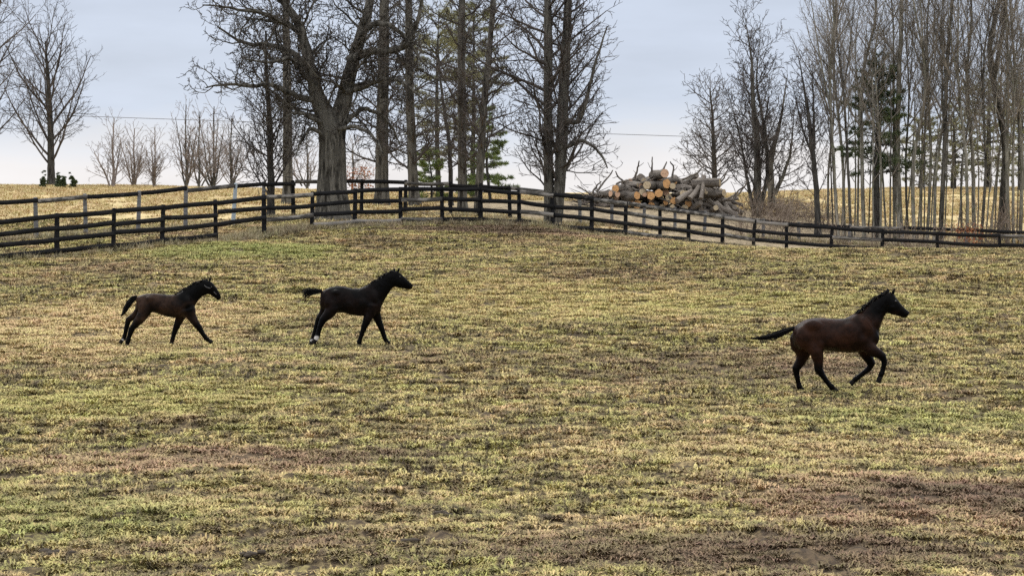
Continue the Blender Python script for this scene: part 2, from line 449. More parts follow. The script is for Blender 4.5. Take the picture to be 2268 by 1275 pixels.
rs = np.random.RandomState(11)
NT_ = 150000
yy = np.sqrt(rs.rand(NT_) * (112.0 ** 2 - 30.0 ** 2) + 30.0 ** 2)
xx = (rs.rand(NT_) * 2 - 1) * (yy * 0.192 + 1.6)
thin = vnoise(xx * 1.3 + 3, yy * 0.9) * .45 + vnoise(xx * 3.6, yy * 2.2 + 50) * .55
keep = (thin + rs.rand(NT_) * .25) > 0.46
xx, yy = xx[keep], yy[keep]
zz = ground_z(xx, yy) + hummock(xx, yy)
n = len(xx)
rot = np.stack([np.zeros(n), np.zeros(n), rs.rand(n) * 6.283], 1)
s = (0.65 + 0.75 * rs.rand(n) ** 1.6)
col = tuft_collection('tufts', 10, (32, 0.145, 0.07, 0.18, (66, 89), 0.0105), M['blade'], 3)
scatter('pasture_grass', np.stack([xx, yy, zz], 1), rot, np.stack([s, s, s * (0.6 + 0.6 * rs.rand(n))], 1), rs.randint(0, 10, n).astype(np.int32), col, None)
tag(bpy.data.objects['pasture_grass'], 'short matted winter grass covering the whole pasture', 'grass')

NH = 42000
yy = np.sqrt(rs.rand(NH) * (225.0 ** 2 - 104.0 ** 2) + 104.0 ** 2); xx = (rs.rand(NH) * 2 - 1) * (yy * 0.192 + 2)
keep = ((vnoise(xx * .5, yy * .25) + rs.rand(NH) * .5) > .6) & (((xx - 9) / 13) ** 2 + ((yy - 130) / 17) ** 2 > 1)
xx, yy = xx[keep], yy[keep]; n = len(xx); s = 0.8 + 1.1 * rs.rand(n)
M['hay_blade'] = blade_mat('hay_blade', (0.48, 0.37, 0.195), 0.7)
col = tuft_collection('hay_tufts', 6, (26, 0.16, 0.08, 0.24, (40, 82), 0.010), M['hay_blade'], 5)
scatter('hay_field_grass', np.stack([xx, yy, ground_z(xx, yy) + hummock(xx, yy)], 1), np.stack([np.zeros(n), np.zeros(n), rs.rand(n) * 6.283], 1), np.stack([s, s, s * .8], 1), rs.randint(0, 6, n).astype(np.int32), col, None)
tag(bpy.data.objects['hay_field_grass'], 'tan dry grass of the rising fields beyond the fences', 'grass')

# ------------------------------------------------------------------ fences
def board_mat(name, c1, c2, worn, amt):
    m, nt, b = new_mat(name, 0.85, 0.08)
    co = nt.new('ShaderNodeNewGeometry').outputs['Position']
    g = nt.noise(nt.mapping(co, (1.2, 1.2, 26)), 1.0, 5, 0.6)
    w = nt.noise(nt.mapping(co, (1.7, 1.7, 7)), 1.0, 5, 0.65)
    c = nt.mix(nt.step(g, 0.35, 0.65), c1, c2)
    c = nt.mix(nt.step(w, amt, amt + 0.12), c, worn)
    nt.l.new(c, b.inputs['Base Color']); bump(nt, b, g, 0.5, 0.01)
    return m
M['black_board'] = board_mat('black_board', (0.006, 0.006, 0.0065), (0.016, 0.0155, 0.016), (0.060, 0.056, 0.050), 0.63)
M['worn_board'] = board_mat('worn_board', (0.030, 0.028, 0.026), (0.080, 0.074, 0.066), (0.185, 0.170, 0.150), 0.47)
M['grey_board'] = board_mat('grey_board', (0.130, 0.118, 0.105), (0.235, 0.215, 0.190), (0.090, 0.082, 0.072), 0.62)
M['grey_post'] = board_mat('grey_post', (0.085, 0.083, 0.082), (0.165, 0.162, 0.160), (0.045, 0.043, 0.042), 0.57)
M['pale_post'] = board_mat('pale_post', (0.22, 0.255, 0.275), (0.31, 0.35, 0.37), (0.12, 0.125, 0.13), 0.58)

def board_variants(n, seed):
    rng = random.Random(seed); out = []
    for _ in range(n):                                   # unit plank along x, 0.15 high, slightly bowed and cupped
        V, Q = [], []; k = 7; bow, cup, tw = rng.uniform(-.036, .016), rng.uniform(-.012, .012), rng.uniform(-.05, .05)
        for i in range(k):
            t = i / (k - 1); s = 4 * t * (1 - t)
            z0 = bow * s + rng.uniform(-.003, .003); y0 = cup * s; dy = tw * (t - .5) * .1
            for (y, z) in ((-.014, -.079), (.014, -.079), (.014, .079), (-.014, .079)):
                V.append((t, y + y0 + dy * z / .07, z + z0))
        for i in range(k - 1):
            for j in range(4): a, b = i * 4 + j, i * 4 + (j + 1) % 4; Q.append((a, b, b + 4, a + 4))
        Q += [(3, 2, 1, 0), (k * 4 - 4, k * 4 - 3, k * 4 - 2, k * 4 - 1)]
        out.append(mesh_np('fence_board', V, Q, 4, False))
    return out
def post_variants(n, seed):
    rng = random.Random(seed); out = []
    for _ in range(n):                                   # unit height split post
        V, Q = [], []; S = 8; lv = (0, .3, .6, .9, .98, 1.0)
        jx, jy = rng.uniform(-.02, .02), rng.uniform(-.02, .02)
        for t in lv:
            r = (.083 - .014 * t) * (0.72 if t == 1.0 else 1) * rng.uniform(.96, 1.04)
            for j in range(S):
                a = j / S * 6.2832 + .39; e = 1.12 if j % 2 else 1.0
                V.append((r * e * math.cos(a) + jx * t, r * e * math.sin(a) + jy * t, t))
        for i in range(len(lv) - 1):
            for j in range(S): a, b = i * S + j, i * S + (j + 1) % S; Q.append((a, b, b + S, a + S))
        me = bpy.data.meshes.new('fence_post'); me.from_pydata(V, [], Q + [tuple(range((len(lv) - 1) * S, len(lv) * S))]); me.update()
        out.append(me)
    return out
boards, posts_v = board_variants(6, 2), post_variants(5, 4)

def put(name, mesh, mat, parent, matrix):
    o = bpy.data.objects.new(name, mesh)
    if not mesh.materials: mesh.materials.append(mat)
    o.parent = parent; o.matrix_local = matrix
    COL.objects.link(o)
    if mesh.materials[0] != mat:
        o.material_slots[0].link = 'OBJECT'; o.material_slots[0].material = mat
    return o

def build_fence(name, label, spots, rails, seed, board_of, post_of):
    rng = random.Random(seed)
    pts = []
    for (px, py, Y) in spots:
        t = W(px, py, Y); pts.append((Vector((t.x, Y, gz(t.x, Y) - .12)), t))
    root = empty(name, pts[0][0]); o0 = pts[0][0]
    tag(root, label, 'fence')
    for i, (b, t) in enumerate(pts):
        h = max(t.z - b.z, .8) + .05
        lean = Matrix.Rotation(rng.gauss(0, .026), 4, 'Y') @ Matrix.Rotation(rng.gauss(0, .026), 4, 'X')
        mtx = Matrix.Translation(b - o0) @ lean @ Matrix.Rotation(rng.uniform(0, 1.5), 4, 'Z') @ Matrix.Diagonal((1, 1, h, 1))
        put('post', posts_v[rng.randrange(5)], post_of(i), root, mtx)
    for i in range(len(pts) - 1):
        (b0, t0), (b1, t1) = pts[i], pts[i + 1]
        for r, drop in enumerate(rails):
            mat = board_of(i, r)
            if mat is None: continue
            side = Vector((t1.y - t0.y, -(t1.x - t0.x), 0)).normalized() * 0.088
            j0, j1 = rng.gauss(0, .022), rng.gauss(0, .022)
            A = Vector((t0.x, t0.y, t0.z - drop + j0)) + side; B = Vector((t1.x, t1.y, t1.z - drop + j1)) + side
            d = (B - A); L = d.length - .012; x = d.normalized()
            y = Vector((0, 0, 1)).cross(x).normalized(); z = x.cross(y)
            mtx = Matrix((x, y, z)).transposed().to_4x4()
            mtx = Matrix.Translation(A - o0 + x * .006) @ mtx @ Matrix.Diagonal((L, 1, 1, 1))
            put('rail', boards[rng.randrange(6)], mat, root, mtx)
    return root

NEAR = [(-135, 503, 82.5), (-15, 489, 84.8), (125, 475, 87.4), (250, 464, 89.4), (358, 456, 91.6), (478, 445, 93.9), (585, 434, 96.8), (690, 427, 98.8), (785, 420, 100.4),
        (887, 417, 101.2), (980, 415, 101.4), (1065, 417, 101.0), (1150, 422, 101.0), (1225, 430, 101.2), (1310, 438, 102.5), (1385, 448, 105), (1462, 460, 107.5),
        (1525, 468, 109.5), (1600, 479, 112), (1668, 488, 114), (1742, 496, 116), (1840, 503, 117.5), (1952, 510, 118.5), (2078, 515, 119), (2215, 520, 119), (2345, 525, 119)]
FAR = [(-30, 448, 93), (80, 440, 95), (190, 432, 97), (305, 425, 99.5), (410, 416, 101.5), (515, 408, 104), (582, 405, 107), (650, 402, 110), (725, 400, 112), (800, 399, 113), (897, 401, 113), (998, 404, 112.5),
       (1060, 408, 112), (1130, 414, 112), (1210, 423, 112.5), (1285, 432, 114), (1355, 443, 116), (1425, 452, 118), (1495, 461, 120), (1560, 470, 122), (1690, 487, 125), (1770, 494, 127),
       (1880, 499, 128), (2000, 503, 128.5), (2140, 507, 129), (2270, 512, 129), (2400, 517, 129)]
def near_board(i, r):
    if r == 3 and i in (5, 6): return None               # fallen bottom boards left of the oak
    if r == 3 and i in (7, 8): return M['grey_board']
    if r == 0 and i in (14, 15, 16, 17): return M['worn_board']
    if r == 0 and i in (18, 19): return M['grey_board']  # lighter grey stands in for sky reflected on these top boards
    return M['worn_board'] if i >= 6 and (i * 7 + r * 3) % 6 == 0 else M['black_board']
build_fence('board_fence', 'black four-board fence curving across the pasture behind the horses', NEAR, (0.05, 0.44, 0.80, 1.17), 7, near_board, lambda i: M['black_board'])
build_fence('single_rail_fence', 'grey post fence with one dark top board behind the four-board fence', FAR, (0.06,), 9,
            lambda i, r: M['worn_board'] if i % 3 == 1 else M['black_board'], lambda i: M['pale_post'] if i == 5 else (M['black_board'] if 7 <= i <= 13 else M['grey_post']))

# ------------------------------------------------------------------ bare trees
def rvec(rng):
    while True:
        x, y, z = rng.uniform(-1, 1), rng.uniform(-1, 1), rng.uniform(-1, 1)
        if 0.05 < x * x + y * y + z * z < 1: return x, y, z
def nrm(x, y, z):
    l = math.sqrt(x * x + y * y + z * z) or 1.0; return x / l, y / l, z / l

def grow(out, rng, p, d, length, r, level, S):
    ns = S['seg'][level]; wan = S['wan'][level]; up = S['up'][level]
    st = length / ns; x, y, z = p; dx, dy, dz = d
    pts, rad = [(x, y, z)], [r]
    rend = max(S['rmin'] * .6, r * S.get('tip', .3))
    for i in range(ns):
        a, b, c = rvec(rng)
        dx, dy, dz = nrm(dx + wan * a, dy + wan * b, dz + wan * c + up)
        x += dx * st; y += dy * st; z += dz * st
        pts.append((x, y, z)); rad.append(r + (rend - r) * (i + 1) / ns)
    out.setdefault(level, []).append((pts, rad))
    if level < S['max']: spawn(out, rng, pts, rad, length, level + 1, S)

def spawn(out, rng, pts, rad, length, level, S, t0=None, n=None, base=None, shape=None):
    if n is None: n = int(S['dens'][level] * length + rng.random())
    if t0 is None: t0 = S['t0'][level]
    az = rng.uniform(0, 6.283)
    m = len(pts) - 1
    for i in range(n):
        t = t0 + (1 - t0) * (i + rng.random()) / n
        f = min(t * m, m - 1e-4); k = int(f); f -= k
        a, b = pts[k], pts[k + 1]
        p = (a[0] + (b[0] - a[0]) * f, a[1] + (b[1] - a[1]) * f, a[2] + (b[2] - a[2]) * f)
        d = nrm(b[0] - a[0], b[1] - a[1], b[2] - a[2])
        rp = rad[k] + (rad[k + 1] - rad[k]) * f
        ang = R(rng.gauss(S['ang'][level], S.get('angv', 9)))
        az += 2.4 + rng.uniform(-.6, .6)
        ux, uy, uz = nrm(*( (d[1], -d[0], 0.0) if abs(d[2]) < .95 else (1.0, 0.0, 0.0)))
        vx, vy, vz = d[1] * uz - d[2] * uy, d[2] * ux - d[0] * uz, d[0] * uy - d[1] * ux
        ca, sa, cz, sz = math.cos(ang), math.sin(ang), math.cos(az), math.sin(az)
        nd = (d[0] * ca + sa * (ux * cz + vx * sz), d[1] * ca + sa * (uy * cz + vy * sz), d[2] * ca + sa * (uz * cz + vz * sz))
        if base is not None: ln = base * (shape(t) if shape else 1) * rng.uniform(.7, 1.2)
        else: ln = length * S['ratio'][level] * (1 - .5 * t) * rng.uniform(.6, 1.2)
        ln = max(ln, .22)
        r = max(S['rmin'], min(rp * S.get('rr', .62), ln * S.get('rk', .019)))
        grow(out, rng, p, nd, ln, r, level, S)

def smooth_path(ctrl, n, rng, jit):
    """Catmull-Rom through control (point, radius)"""
    P = [Vector(c[0]) for c in ctrl]; Rr = [c[1] for c in ctrl]
    P2 = [P[0] * 2 - P[1]] + P + [P[-1] * 2 - P[-2]]
    pts, rad = [], []
    m = len(P) - 1
    for i in range(n + 1):
        f = min(i / n * m, m - 1e-6); k = int(f); t = f - k
        a, b, c, d = P2[k], P2[k + 1], P2[k + 2], P2[k + 3]
        q = .5 * ((2 * b) + (c - a) * t + (2 * a - 5 * b + 4 * c - d) * t * t + (3 * b - a - 3 * c + d) * t ** 3)
        if 0 < i: q += Vector(rvec(rng)) * jit
        pts.append(tuple(q)); rad.append(Rr[k] + (Rr[k + 1] - Rr[k]) * t)
    return pts, rad

STY = {
 'broad': dict(max=4, seg=[0, 9, 6, 4, 3], wan=[0, .22, .26, .28, .3], up=[0, .04, .05, .05, .04], dens=[0, 0, 3.6, 4.8, 5.4], t0=[0, 0, .10, .10, .1], ratio=[0, 0, .58, .57, .6],
               ang=[0, 60, 48, 45, 42], rmin=.0145, rr=.6, rk=.024),
 'gnarl': dict(max=4, seg=[0, 12, 8, 6, 4], wan=[0, .42, .46, .44, .42], up=[0, .05, .03, .02, .03], dens=[0, 0, 3.6, 5.0, 5.2], t0=[0, 0, .20, .12, .1], ratio=[0, 0, .58, .55, .6],
               ang=[0, 60, 55, 52, 48], rmin=.0135, rr=.62, rk=.022),
 'ascend': dict(max=4, seg=[0, 9, 6, 4, 3], wan=[0, .15, .20, .24, .26], up=[0, .08, .07, .05, .05], dens=[0, 0, 3.6, 4.6, 5.0], t0=[0, 0, .12, .10, .1], ratio=[0, 0, .55, .55, .6],
               ang=[0, 48, 42, 42, 40], rmin=.0120, rr=.55, rk=.015),
 'grove': dict(max=3, seg=[0, 8, 5, 3], wan=[0, .13, .2, .24], up=[0, .12, .07, .05], dens=[0, 0, 3.6, 4.0], t0=[0, 0, .12, .12], ratio=[0, 0, .45, .58],
               ang=[0, 37, 40, 40], rmin=.0068, rr=.5, rk=.012),
 'far': dict(max=4, seg=[0, 8, 5, 3, 3], wan=[0, .15, .20, .24, .26], up=[0, .07, .05, .05, .04], dens=[0, 0, 2.8, 3.4, 3.8], t0=[0, 0, .12, .10, .1], ratio=[0, 0, .57, .56, .6],
             ang=[0, 58, 46, 44, 42], rmin=.0145, rr=.58, rk=.017),
 'open': dict(max=4, seg=[0, 9, 6, 4, 3], wan=[0, .2, .26, .28, .3], up=[0, .05, .05, .05, .04], dens=[0, 0, 2.9, 3.8, 4.4], t0=[0, 0, .12, .10, .1], ratio=[0, 0, .56, .56, .6],
              ang=[0, 58, 46, 44, 42], rmin=.0118, rr=.6, rk=.019),
 'skyline': dict(max=4, seg=[0, 8, 5, 3, 3], wan=[0, .15, .20, .24, .26], up=[0, .07, .05, .05, .04], dens=[0, 0, 1.9, 2.3, 2.6], t0=[0, 0, .2, .15, .1], ratio=[0, 0, .55, .55, .6],
             ang=[0, 44, 42, 40, 38], rmin=.0125, rr=.58, rk=.016),
 'shrub': dict(max=3, seg=[0, 6, 4, 3], wan=[0, .2, .24, .28], up=[0, .03, .04, .03], dens=[0, 0, 2.6, 3.0], t0=[0, 0, .2, .2], ratio=[0, 0, .45, .5], ang=[0, 30, 36, 38], rmin=.008, rr=.6, rk=.014),
}

def local(out, o0):
    return {k: [([(q[0] - o0.x, q[1] - o0.y, q[2] - o0.z) for q in p], r) for p, r in v] for k, v in out.items()}

def finish_tree(name, base, trunk_lines, out, bmat, tmat, label, cat='tree', group=None, trunk_sides=14, limbs=False):
    root = empty(name, base); tag(root, label, cat, group)
    out = local(out, base)
    tl = [([(q[0] - base.x, q[1] - base.y, q[2] - base.z) for q in p], r) for p, r in trunk_lines]
    for i, l in enumerate(tl):
        link('trunk' if i == 0 else 'limb', tubes('trunk', [l], trunk_sides), bmat, root)
    l1 = out.get(1, [])
    if limbs:
        for l in l1: link('limb', tubes('limb', [l], 6), bmat, root)
        l1 = []
    cr = [l for k in out if k > 1 for l in out[k]]
    if cr or l1: link('crown', tubes_mixed('crown', [(l1, 5), (cr, 3)]), tmat, root)
    return root

def px_path(path, Y, rng, n, jit, yj=0.0):
    ctrl = []
    for i, (px, py, w) in enumerate(path):
        p = W(px, py, Y); p.y += rng.uniform(-yj, yj) if i else 0
        if i == 0: p.z = gz(p.x, Y) - .08
        ctrl.append((p, w * .5 * Y / F))
    return smooth_path(ctrl, n, rng, jit)

def bare_tree(name, label, path, Y, style, bmat, tmat, first, n1, reach, seed, shape=None, jit=.02, extra=(), flare=1.35, group=None, n=26, limbs=False):
    rng = random.Random(seed); S = STY[style]
    pts, rad = px_path(path, Y, rng, n, jit)
    rad[0] *= flare; rad[1] *= 1 + (flare - 1) * .35
    out, trunks = {}, [(pts, rad)]
    H = pts[-1][2] - pts[0][2]
    spawn(out, rng, pts, rad, H, 1, S, t0=first, n=n1, base=reach, shape=shape or (lambda t: 1 - .55 * t))
    for (epath, en, ereach, efirst) in extra:               # further stems or great limbs with paths of their own
        ctrl = [(W(x, y, Y + oy), w * .5 * Y / F) for (x, y, w, oy) in epath]
        ep, er = smooth_path(ctrl, 18, rng, jit)
        trunks.append((ep, er))
        spawn(out, rng, ep, er, ereach * 2, 1, S, t0=efirst, n=en, base=ereach, shape=lambda t: 1 - .4 * t)
    return finish_tree(name, Vector(pts[0]), trunks, out, bmat, tmat, label, group=group, limbs=limbs)

# the great oak behind the fence corner
bare_tree('oak_tree', 'massive gnarled oak with thick forked trunk behind the four-board fence',
    [(736, 490, 84), (736, 440, 71), (735, 380, 62), (734, 315, 59), (727, 268, 50), (704, 215, 34), (692, 170, 28), (676, 105, 23), (656, 45, 19), (625, 0, 15), (596, -60, 11), (575, -140, 5)], 107, 'gnarl',
    M['oak_bark'], M['oak_twig'],   .34, 28, 3.3, 21, jit=.05, flare=1.25, limbs=True,
    extra=[([(738, 310, 54, 0), (754, 250, 40, .2), (768, 195, 33, .3), (784, 130, 28, .4), (806, 60, 24, .5), (822, -10, 18, .6), (834, -120, 7, .7)], 20, 3.0, .1),
           ([(772, 134, 20, .3), (815, 116, 17, -.3), (865, 112, 15, -.7), (905, 94, 13, -.9), (925, 40, 9, -1.0), (945, -30, 5, -1.1)], 18, 2.1, .1),
           ([(782, 112, 17, .3), (806, 72, 14, -.2), (840, 52, 12, -.4), (880, 66, 10, -.7), (915, 110, 7, -.9), (948, 150, 3, -1.2)], 12, 1.6, .12),
           ([(704, 222, 17, 0), (668, 216, 14, -.3), (636, 204, 12, -.6), (598, 188, 10, -.8), (556, 190, 8, -1.0), (505, 186, 6, -1.2), (455, 196, 3, -1.3)], 22, 2.0, .08),
           ([(690, 165, 16, 0), (650, 118, 13, .3), (600, 100, 11, .6), (545, 96, 8, .8), (480, 60, 3, 1.0)], 21, 2.1, .08),
           ([(664, 70, 14, 0), (630, 50, 11, -.3), (580, 30, 9, -.6), (520, 20, 6, -.8), (450, 12, 3, -1)], 19, 2.1, .08),
           ([(700, 205, 13, .1), (662, 150, 10, -.5), (640, 130, 9, -.8), (600, 140, 7, -1.2), (540, 130, 3, -1.5)], 13, 1.6, .1),
           ([(765, 205, 14, 0), (810, 190, 11, -.3), (850, 175, 9, -.6), (890, 182, 7, -.9), (930, 215, 5, -1.2), (955, 260, 2.5, -1.4)], 18, 1.8, .08),
           ([(765, 272, 13, 0), (800, 244, 10, .4), (836, 250, 8, .9), (870, 285, 5, 1.3), (888, 330, 2.5, 1.5)], 10, 1.3, .1),
           ([(712, 272, 12, -.2), (690, 262, 9, -.8), (660, 250, 7, -1.2), (625, 262, 3, -1.6)], 9, 1.2, .1),
           ([(750, 285, 11, -.3), (790, 282, 8, -.9), (825, 300, 6, -1.3), (850, 340, 3, -1.5)], 8, 1.1, .1),
           ([(716, 300, 10, -.3), (690, 285, 8, -.8), (672, 305, 6, -1.2), (655, 345, 3, -1.4)], 8, 1.1, .1)])
# straight trunks around it
bare_tree('woodland_tree', 'small dark tree with low spreading branches left of the oak', [(601, 468, 18), (600, 400, 16), (598, 330, 13), (596, 250, 11), (590, 160, 8), (588, 70, 4)], 109.5, 'ascend',
    M['dark_bark'], M['grey_twig'], .10, 44, 2.7, 31, shape=lambda t: 1.05 - .6 * t)
bare_tree('woodland_tree', 'straight slim trunk rising just left of the oak', [(637, 446, 24), (637, 330, 21), (636, 200, 19), (634, 60, 16), (632, -80, 12), (630, -200, 5)], 132, 'ascend',
    M['grey_bark'], M['grey_twig'], .22, 26, 2.2, 32)
bare_tree('woodland_tree', 'tall straight thick trunk directly right of the oak', [(845, 452, 33), (846, 350, 28), (848, 220, 26), (850, 100, 24), (852, -20, 20), (856, -200, 9)], 126, 'broad',
    M['grey_bark'], M['grey_twig'], .16, 40, 2.5, 33)
bare_tree('woodland_tree', 'tall trunk with leaning base between the thick trunk and the pines', [(919, 458, 25), (914, 380, 22), (911, 300, 20), (907, 180, 19), (905, 60, 17), (904, -60, 13), (900, -200, 6)], 124, 'broad',
    M['grey_bark'], M['grey_twig'], .16, 40, 2.5, 34)
bare_tree('woodland_tree', 'thin dark crooked sapling among the pines', [(999, 462, 11), (998, 390, 10), (995, 320, 9), (985, 250, 7), (975, 170, 5), (968, 90, 3)], 128, 'broad',
    M['dark_bark'], M['grey_twig'], .2, 26, 1.6, 35)
bare_tree('woodland_tree', 'straight grey trunk left of the leaning one in the central grove', [(1025, 470, 22), (1024, 380, 20), (1023, 260, 19), (1022, 120, 18), (1023, 0, 15), (1026, -190, 7)], 121, 'broad',
    M['grey_bark'], M['grey_twig'], .16, 40, 2.5, 36)
bare_tree('woodland_tree', 'slender grey trunk leaning right beside the straight grey one', [(1058, 470, 18), (1064, 370, 17), (1070, 260, 16), (1078, 170, 14), (1088, 60, 12), (1098, -60, 11), (1108, -180, 5)], 119, 'broad',
    M['grey_bark'], M['grey_twig'], .16, 40, 2.5, 37)
bare_tree('twin_trunk_tree', 'tall twin-trunked tree with wide twiggy crown left of the log heap', [(1219, 505, 28), (1216, 420, 22), (1214, 320, 20), (1213, 220, 19), (1214, 110, 20), (1213, 0, 16), (1208, -180, 6)], 106.5, 'open',
    M['grey_bark'], M['grey_twig'], .14, 36, 3.0, 38, shape=lambda t: .75 + .35 * math.sin(t * 3.1),
    extra=[([(1230, 500, 28, -.15), (1240, 410, 25, -.15), (1244, 310, 26, -.1), (1249, 200, 23, 0), (1254, 100, 21, 0), (1258, 0, 17, 0), (1266, -180, 6, 0)], 36, 3.0, .12),
           ([(1246, 262, 14, -.1), (1268, 270, 11, -.4), (1285, 262, 10, -.6), (1300, 215, 8, -.7), (1318, 140, 6, -.8), (1345, 60, 3, -.9)], 9, 1.6, .3),
           ([(1243, 330, 12, 0), (1262, 322, 10, -.4), (1292, 312, 8, -.8), (1330, 340, 5, -1.1), (1345, 372, 3, -1.3)], 9, 1.3, .3)])

def sap_stems(px, w, top, j):
    q = random.Random(600 + j); out = []
    for z in range(2 + (j * 3) % 4):
        a, b, t = q.gauss(0, 13), q.gauss(0, 9), top + q.uniform(5, 95)
        out.append(([(px + a * .25, 412, w * .5, 0), (px + a * .7 + b * .3, 385, w * .42, q.uniform(-.5, .5)), (px + a * 1.2 + b * .5, (t + 395) / 2, w * .3, q.uniform(-1, 1)), (px + a * 1.9 + b, t, 1, q.uniform(-1.4, 1.4))], 11, 1.9, .04))
    return out
# trees on the left skyline
bare_tree('skyline_tree', 'lone bare tree with oval crown on the left skyline', [(113, 408, 19), (113, 360, 16), (112, 300, 14), (109, 220, 11), (104, 140, 7), (100, 92, 3)], 198, 'skyline',
    M['dark_bark'], M['grey_twig'], .16, 32, 4.7, 41, shape=lambda t: .55 + .75 * math.sin(min(1, t + .25) * 2.6) * (1 - .35 * t))
bare_tree('skyline_tree', 'bare spreading tree cut off by the left edge of the picture', [(-52, 410, 26), (-50, 340, 23), (-46, 260, 20), (-36, 170, 15), (-24, 80, 10), (-10, 20, 4)], 188, 'skyline',
    M['dark_bark'], M['grey_twig'], .16, 34, 5.2, 42, shape=lambda t: 1.0 - .35 * t)
for j, (px, top, w, nn, rc, lab) in enumerate([(250, 262, 9, 20, 2.0, 'small pinkish bare tree on the left skyline right of the lone oval tree'),
        (296, 285, 7, 16, 1.8, 'thin pinkish sapling in the middle of the left skyline'),
        (342, 292, 6, 16, 1.7, 'short low-branching sapling on the skyline left of the dense thicket'),
        (412, 232, 9, 22, 2.2, 'tall upright bare sapling forming the left side of the skyline thicket'),
        (440, 248, 7, 20, 2.0, 'slim upright sapling in the middle of the skyline thicket'),
        (472, 236, 9, 22, 2.2, 'upright bushy sapling forming the right side of the skyline thicket'),
        (512, 262, 7, 18, 2.0, 'low bare sapling on the skyline behind the left branches of the oak'),
        (680, 300, 7, 16, 1.8, 'short bare sapling seen just left behind the oak trunk'),
        (780, 318, 6, 16, 1.5, 'short rust-tinted sapling seen just right behind the oak trunk')]):
    bare_tree('sapling', lab, [(px, 412, w * .8), (px + 2, 370, w * .6), (px - 1 + j % 3, 330, w * .45), (px + 3 - j % 4, top, 2)], 192 + (j * 7) % 13, 'skyline', M['pink_twig'] if j < 3 else M['grey_bark'], M['pink_twig'], .04, nn + 2, rc * 1.25, 50 + j, n=12,
              extra=sap_stems(px, w, top, j))

# trees right of the log heap
bare_tree('woodland_tree', 'small round-crowned bare tree behind the right end of the log heap', [(1583, 418, 13), (1582, 370, 11), (1580, 320, 9), (1578, 260, 6), (1572, 195, 3)], 168, 'far',
    M['dark_bark'], M['grey_twig'], .06, 44, 3.1, 61, shape=lambda t: 1 - .45 * t)
bare_tree('woodland_tree', 'many-stemmed pointed bare tree right of the log heap', [(1676, 474, 20), (1678, 400, 17), (1676, 320, 14), (1668, 220, 10), (1664, 130, 5), (1650, 42, 1.2)], 140, 'ascend',
    M['grey_bark'], M['grey_twig'], .10, 32, 3.2, 62, shape=lambda t: 1 - .55 * t,
    extra=[([(1682, 470, 12, 0), (1700, 380, 9, .3), (1692, 280, 7, .4), (1676, 180, 4, .4), (1684, 80, 1.2, .5)], 16, 2.5, .15), ([(1670, 470, 10, .2), (1654, 390, 7, .5), (1640, 310, 4, .8), (1618, 225, 1.2, 1.0)], 15, 2.3, .1)])
bare_tree('woodland_tree', 'low bare tree with V-shaped fork right of the log heap', [(1712, 442, 18), (1706, 380, 15), (1712, 330, 12), (1730, 260, 6), (1744, 165, 1.5)], 152, 'far',
    M['grey_bark'], M['grey_twig'], .2, 22, 2.2, 63, extra=[([(1708, 370, 11, 0), (1692, 310, 8, 0), (1674, 255, 5, 0), (1664, 180, 1.2, 0)], 22, 2.2, .08), ([(1716, 430, 11, 0), (1736, 385, 8, .2), (1752, 330, 5, .3), (1758, 240, 1.2, .4)], 22, 2.0, .08)])
bare_tree('woodland_tree', 'dark slim tree bending left at the left edge of the slender grove', [(1812, 505, 15), (1808, 420, 12), (1800, 340, 11), (1792, 270, 9), (1782, 200, 5), (1768, 120, 1.2)], 131, 'ascend',
    M['dark_bark'], M['grey_twig'], .14, 34, 1.9, 64, extra=[([(1803, 330, 8, 0), (1802, 250, 5, .2), (1798, 150, 1.2, .3)], 20, 1.5, .08), ([(1800, 345, 6, 0), (1776, 280, 4, .2), (1756, 190, 1.2, .3)], 18, 1.4, .08)])

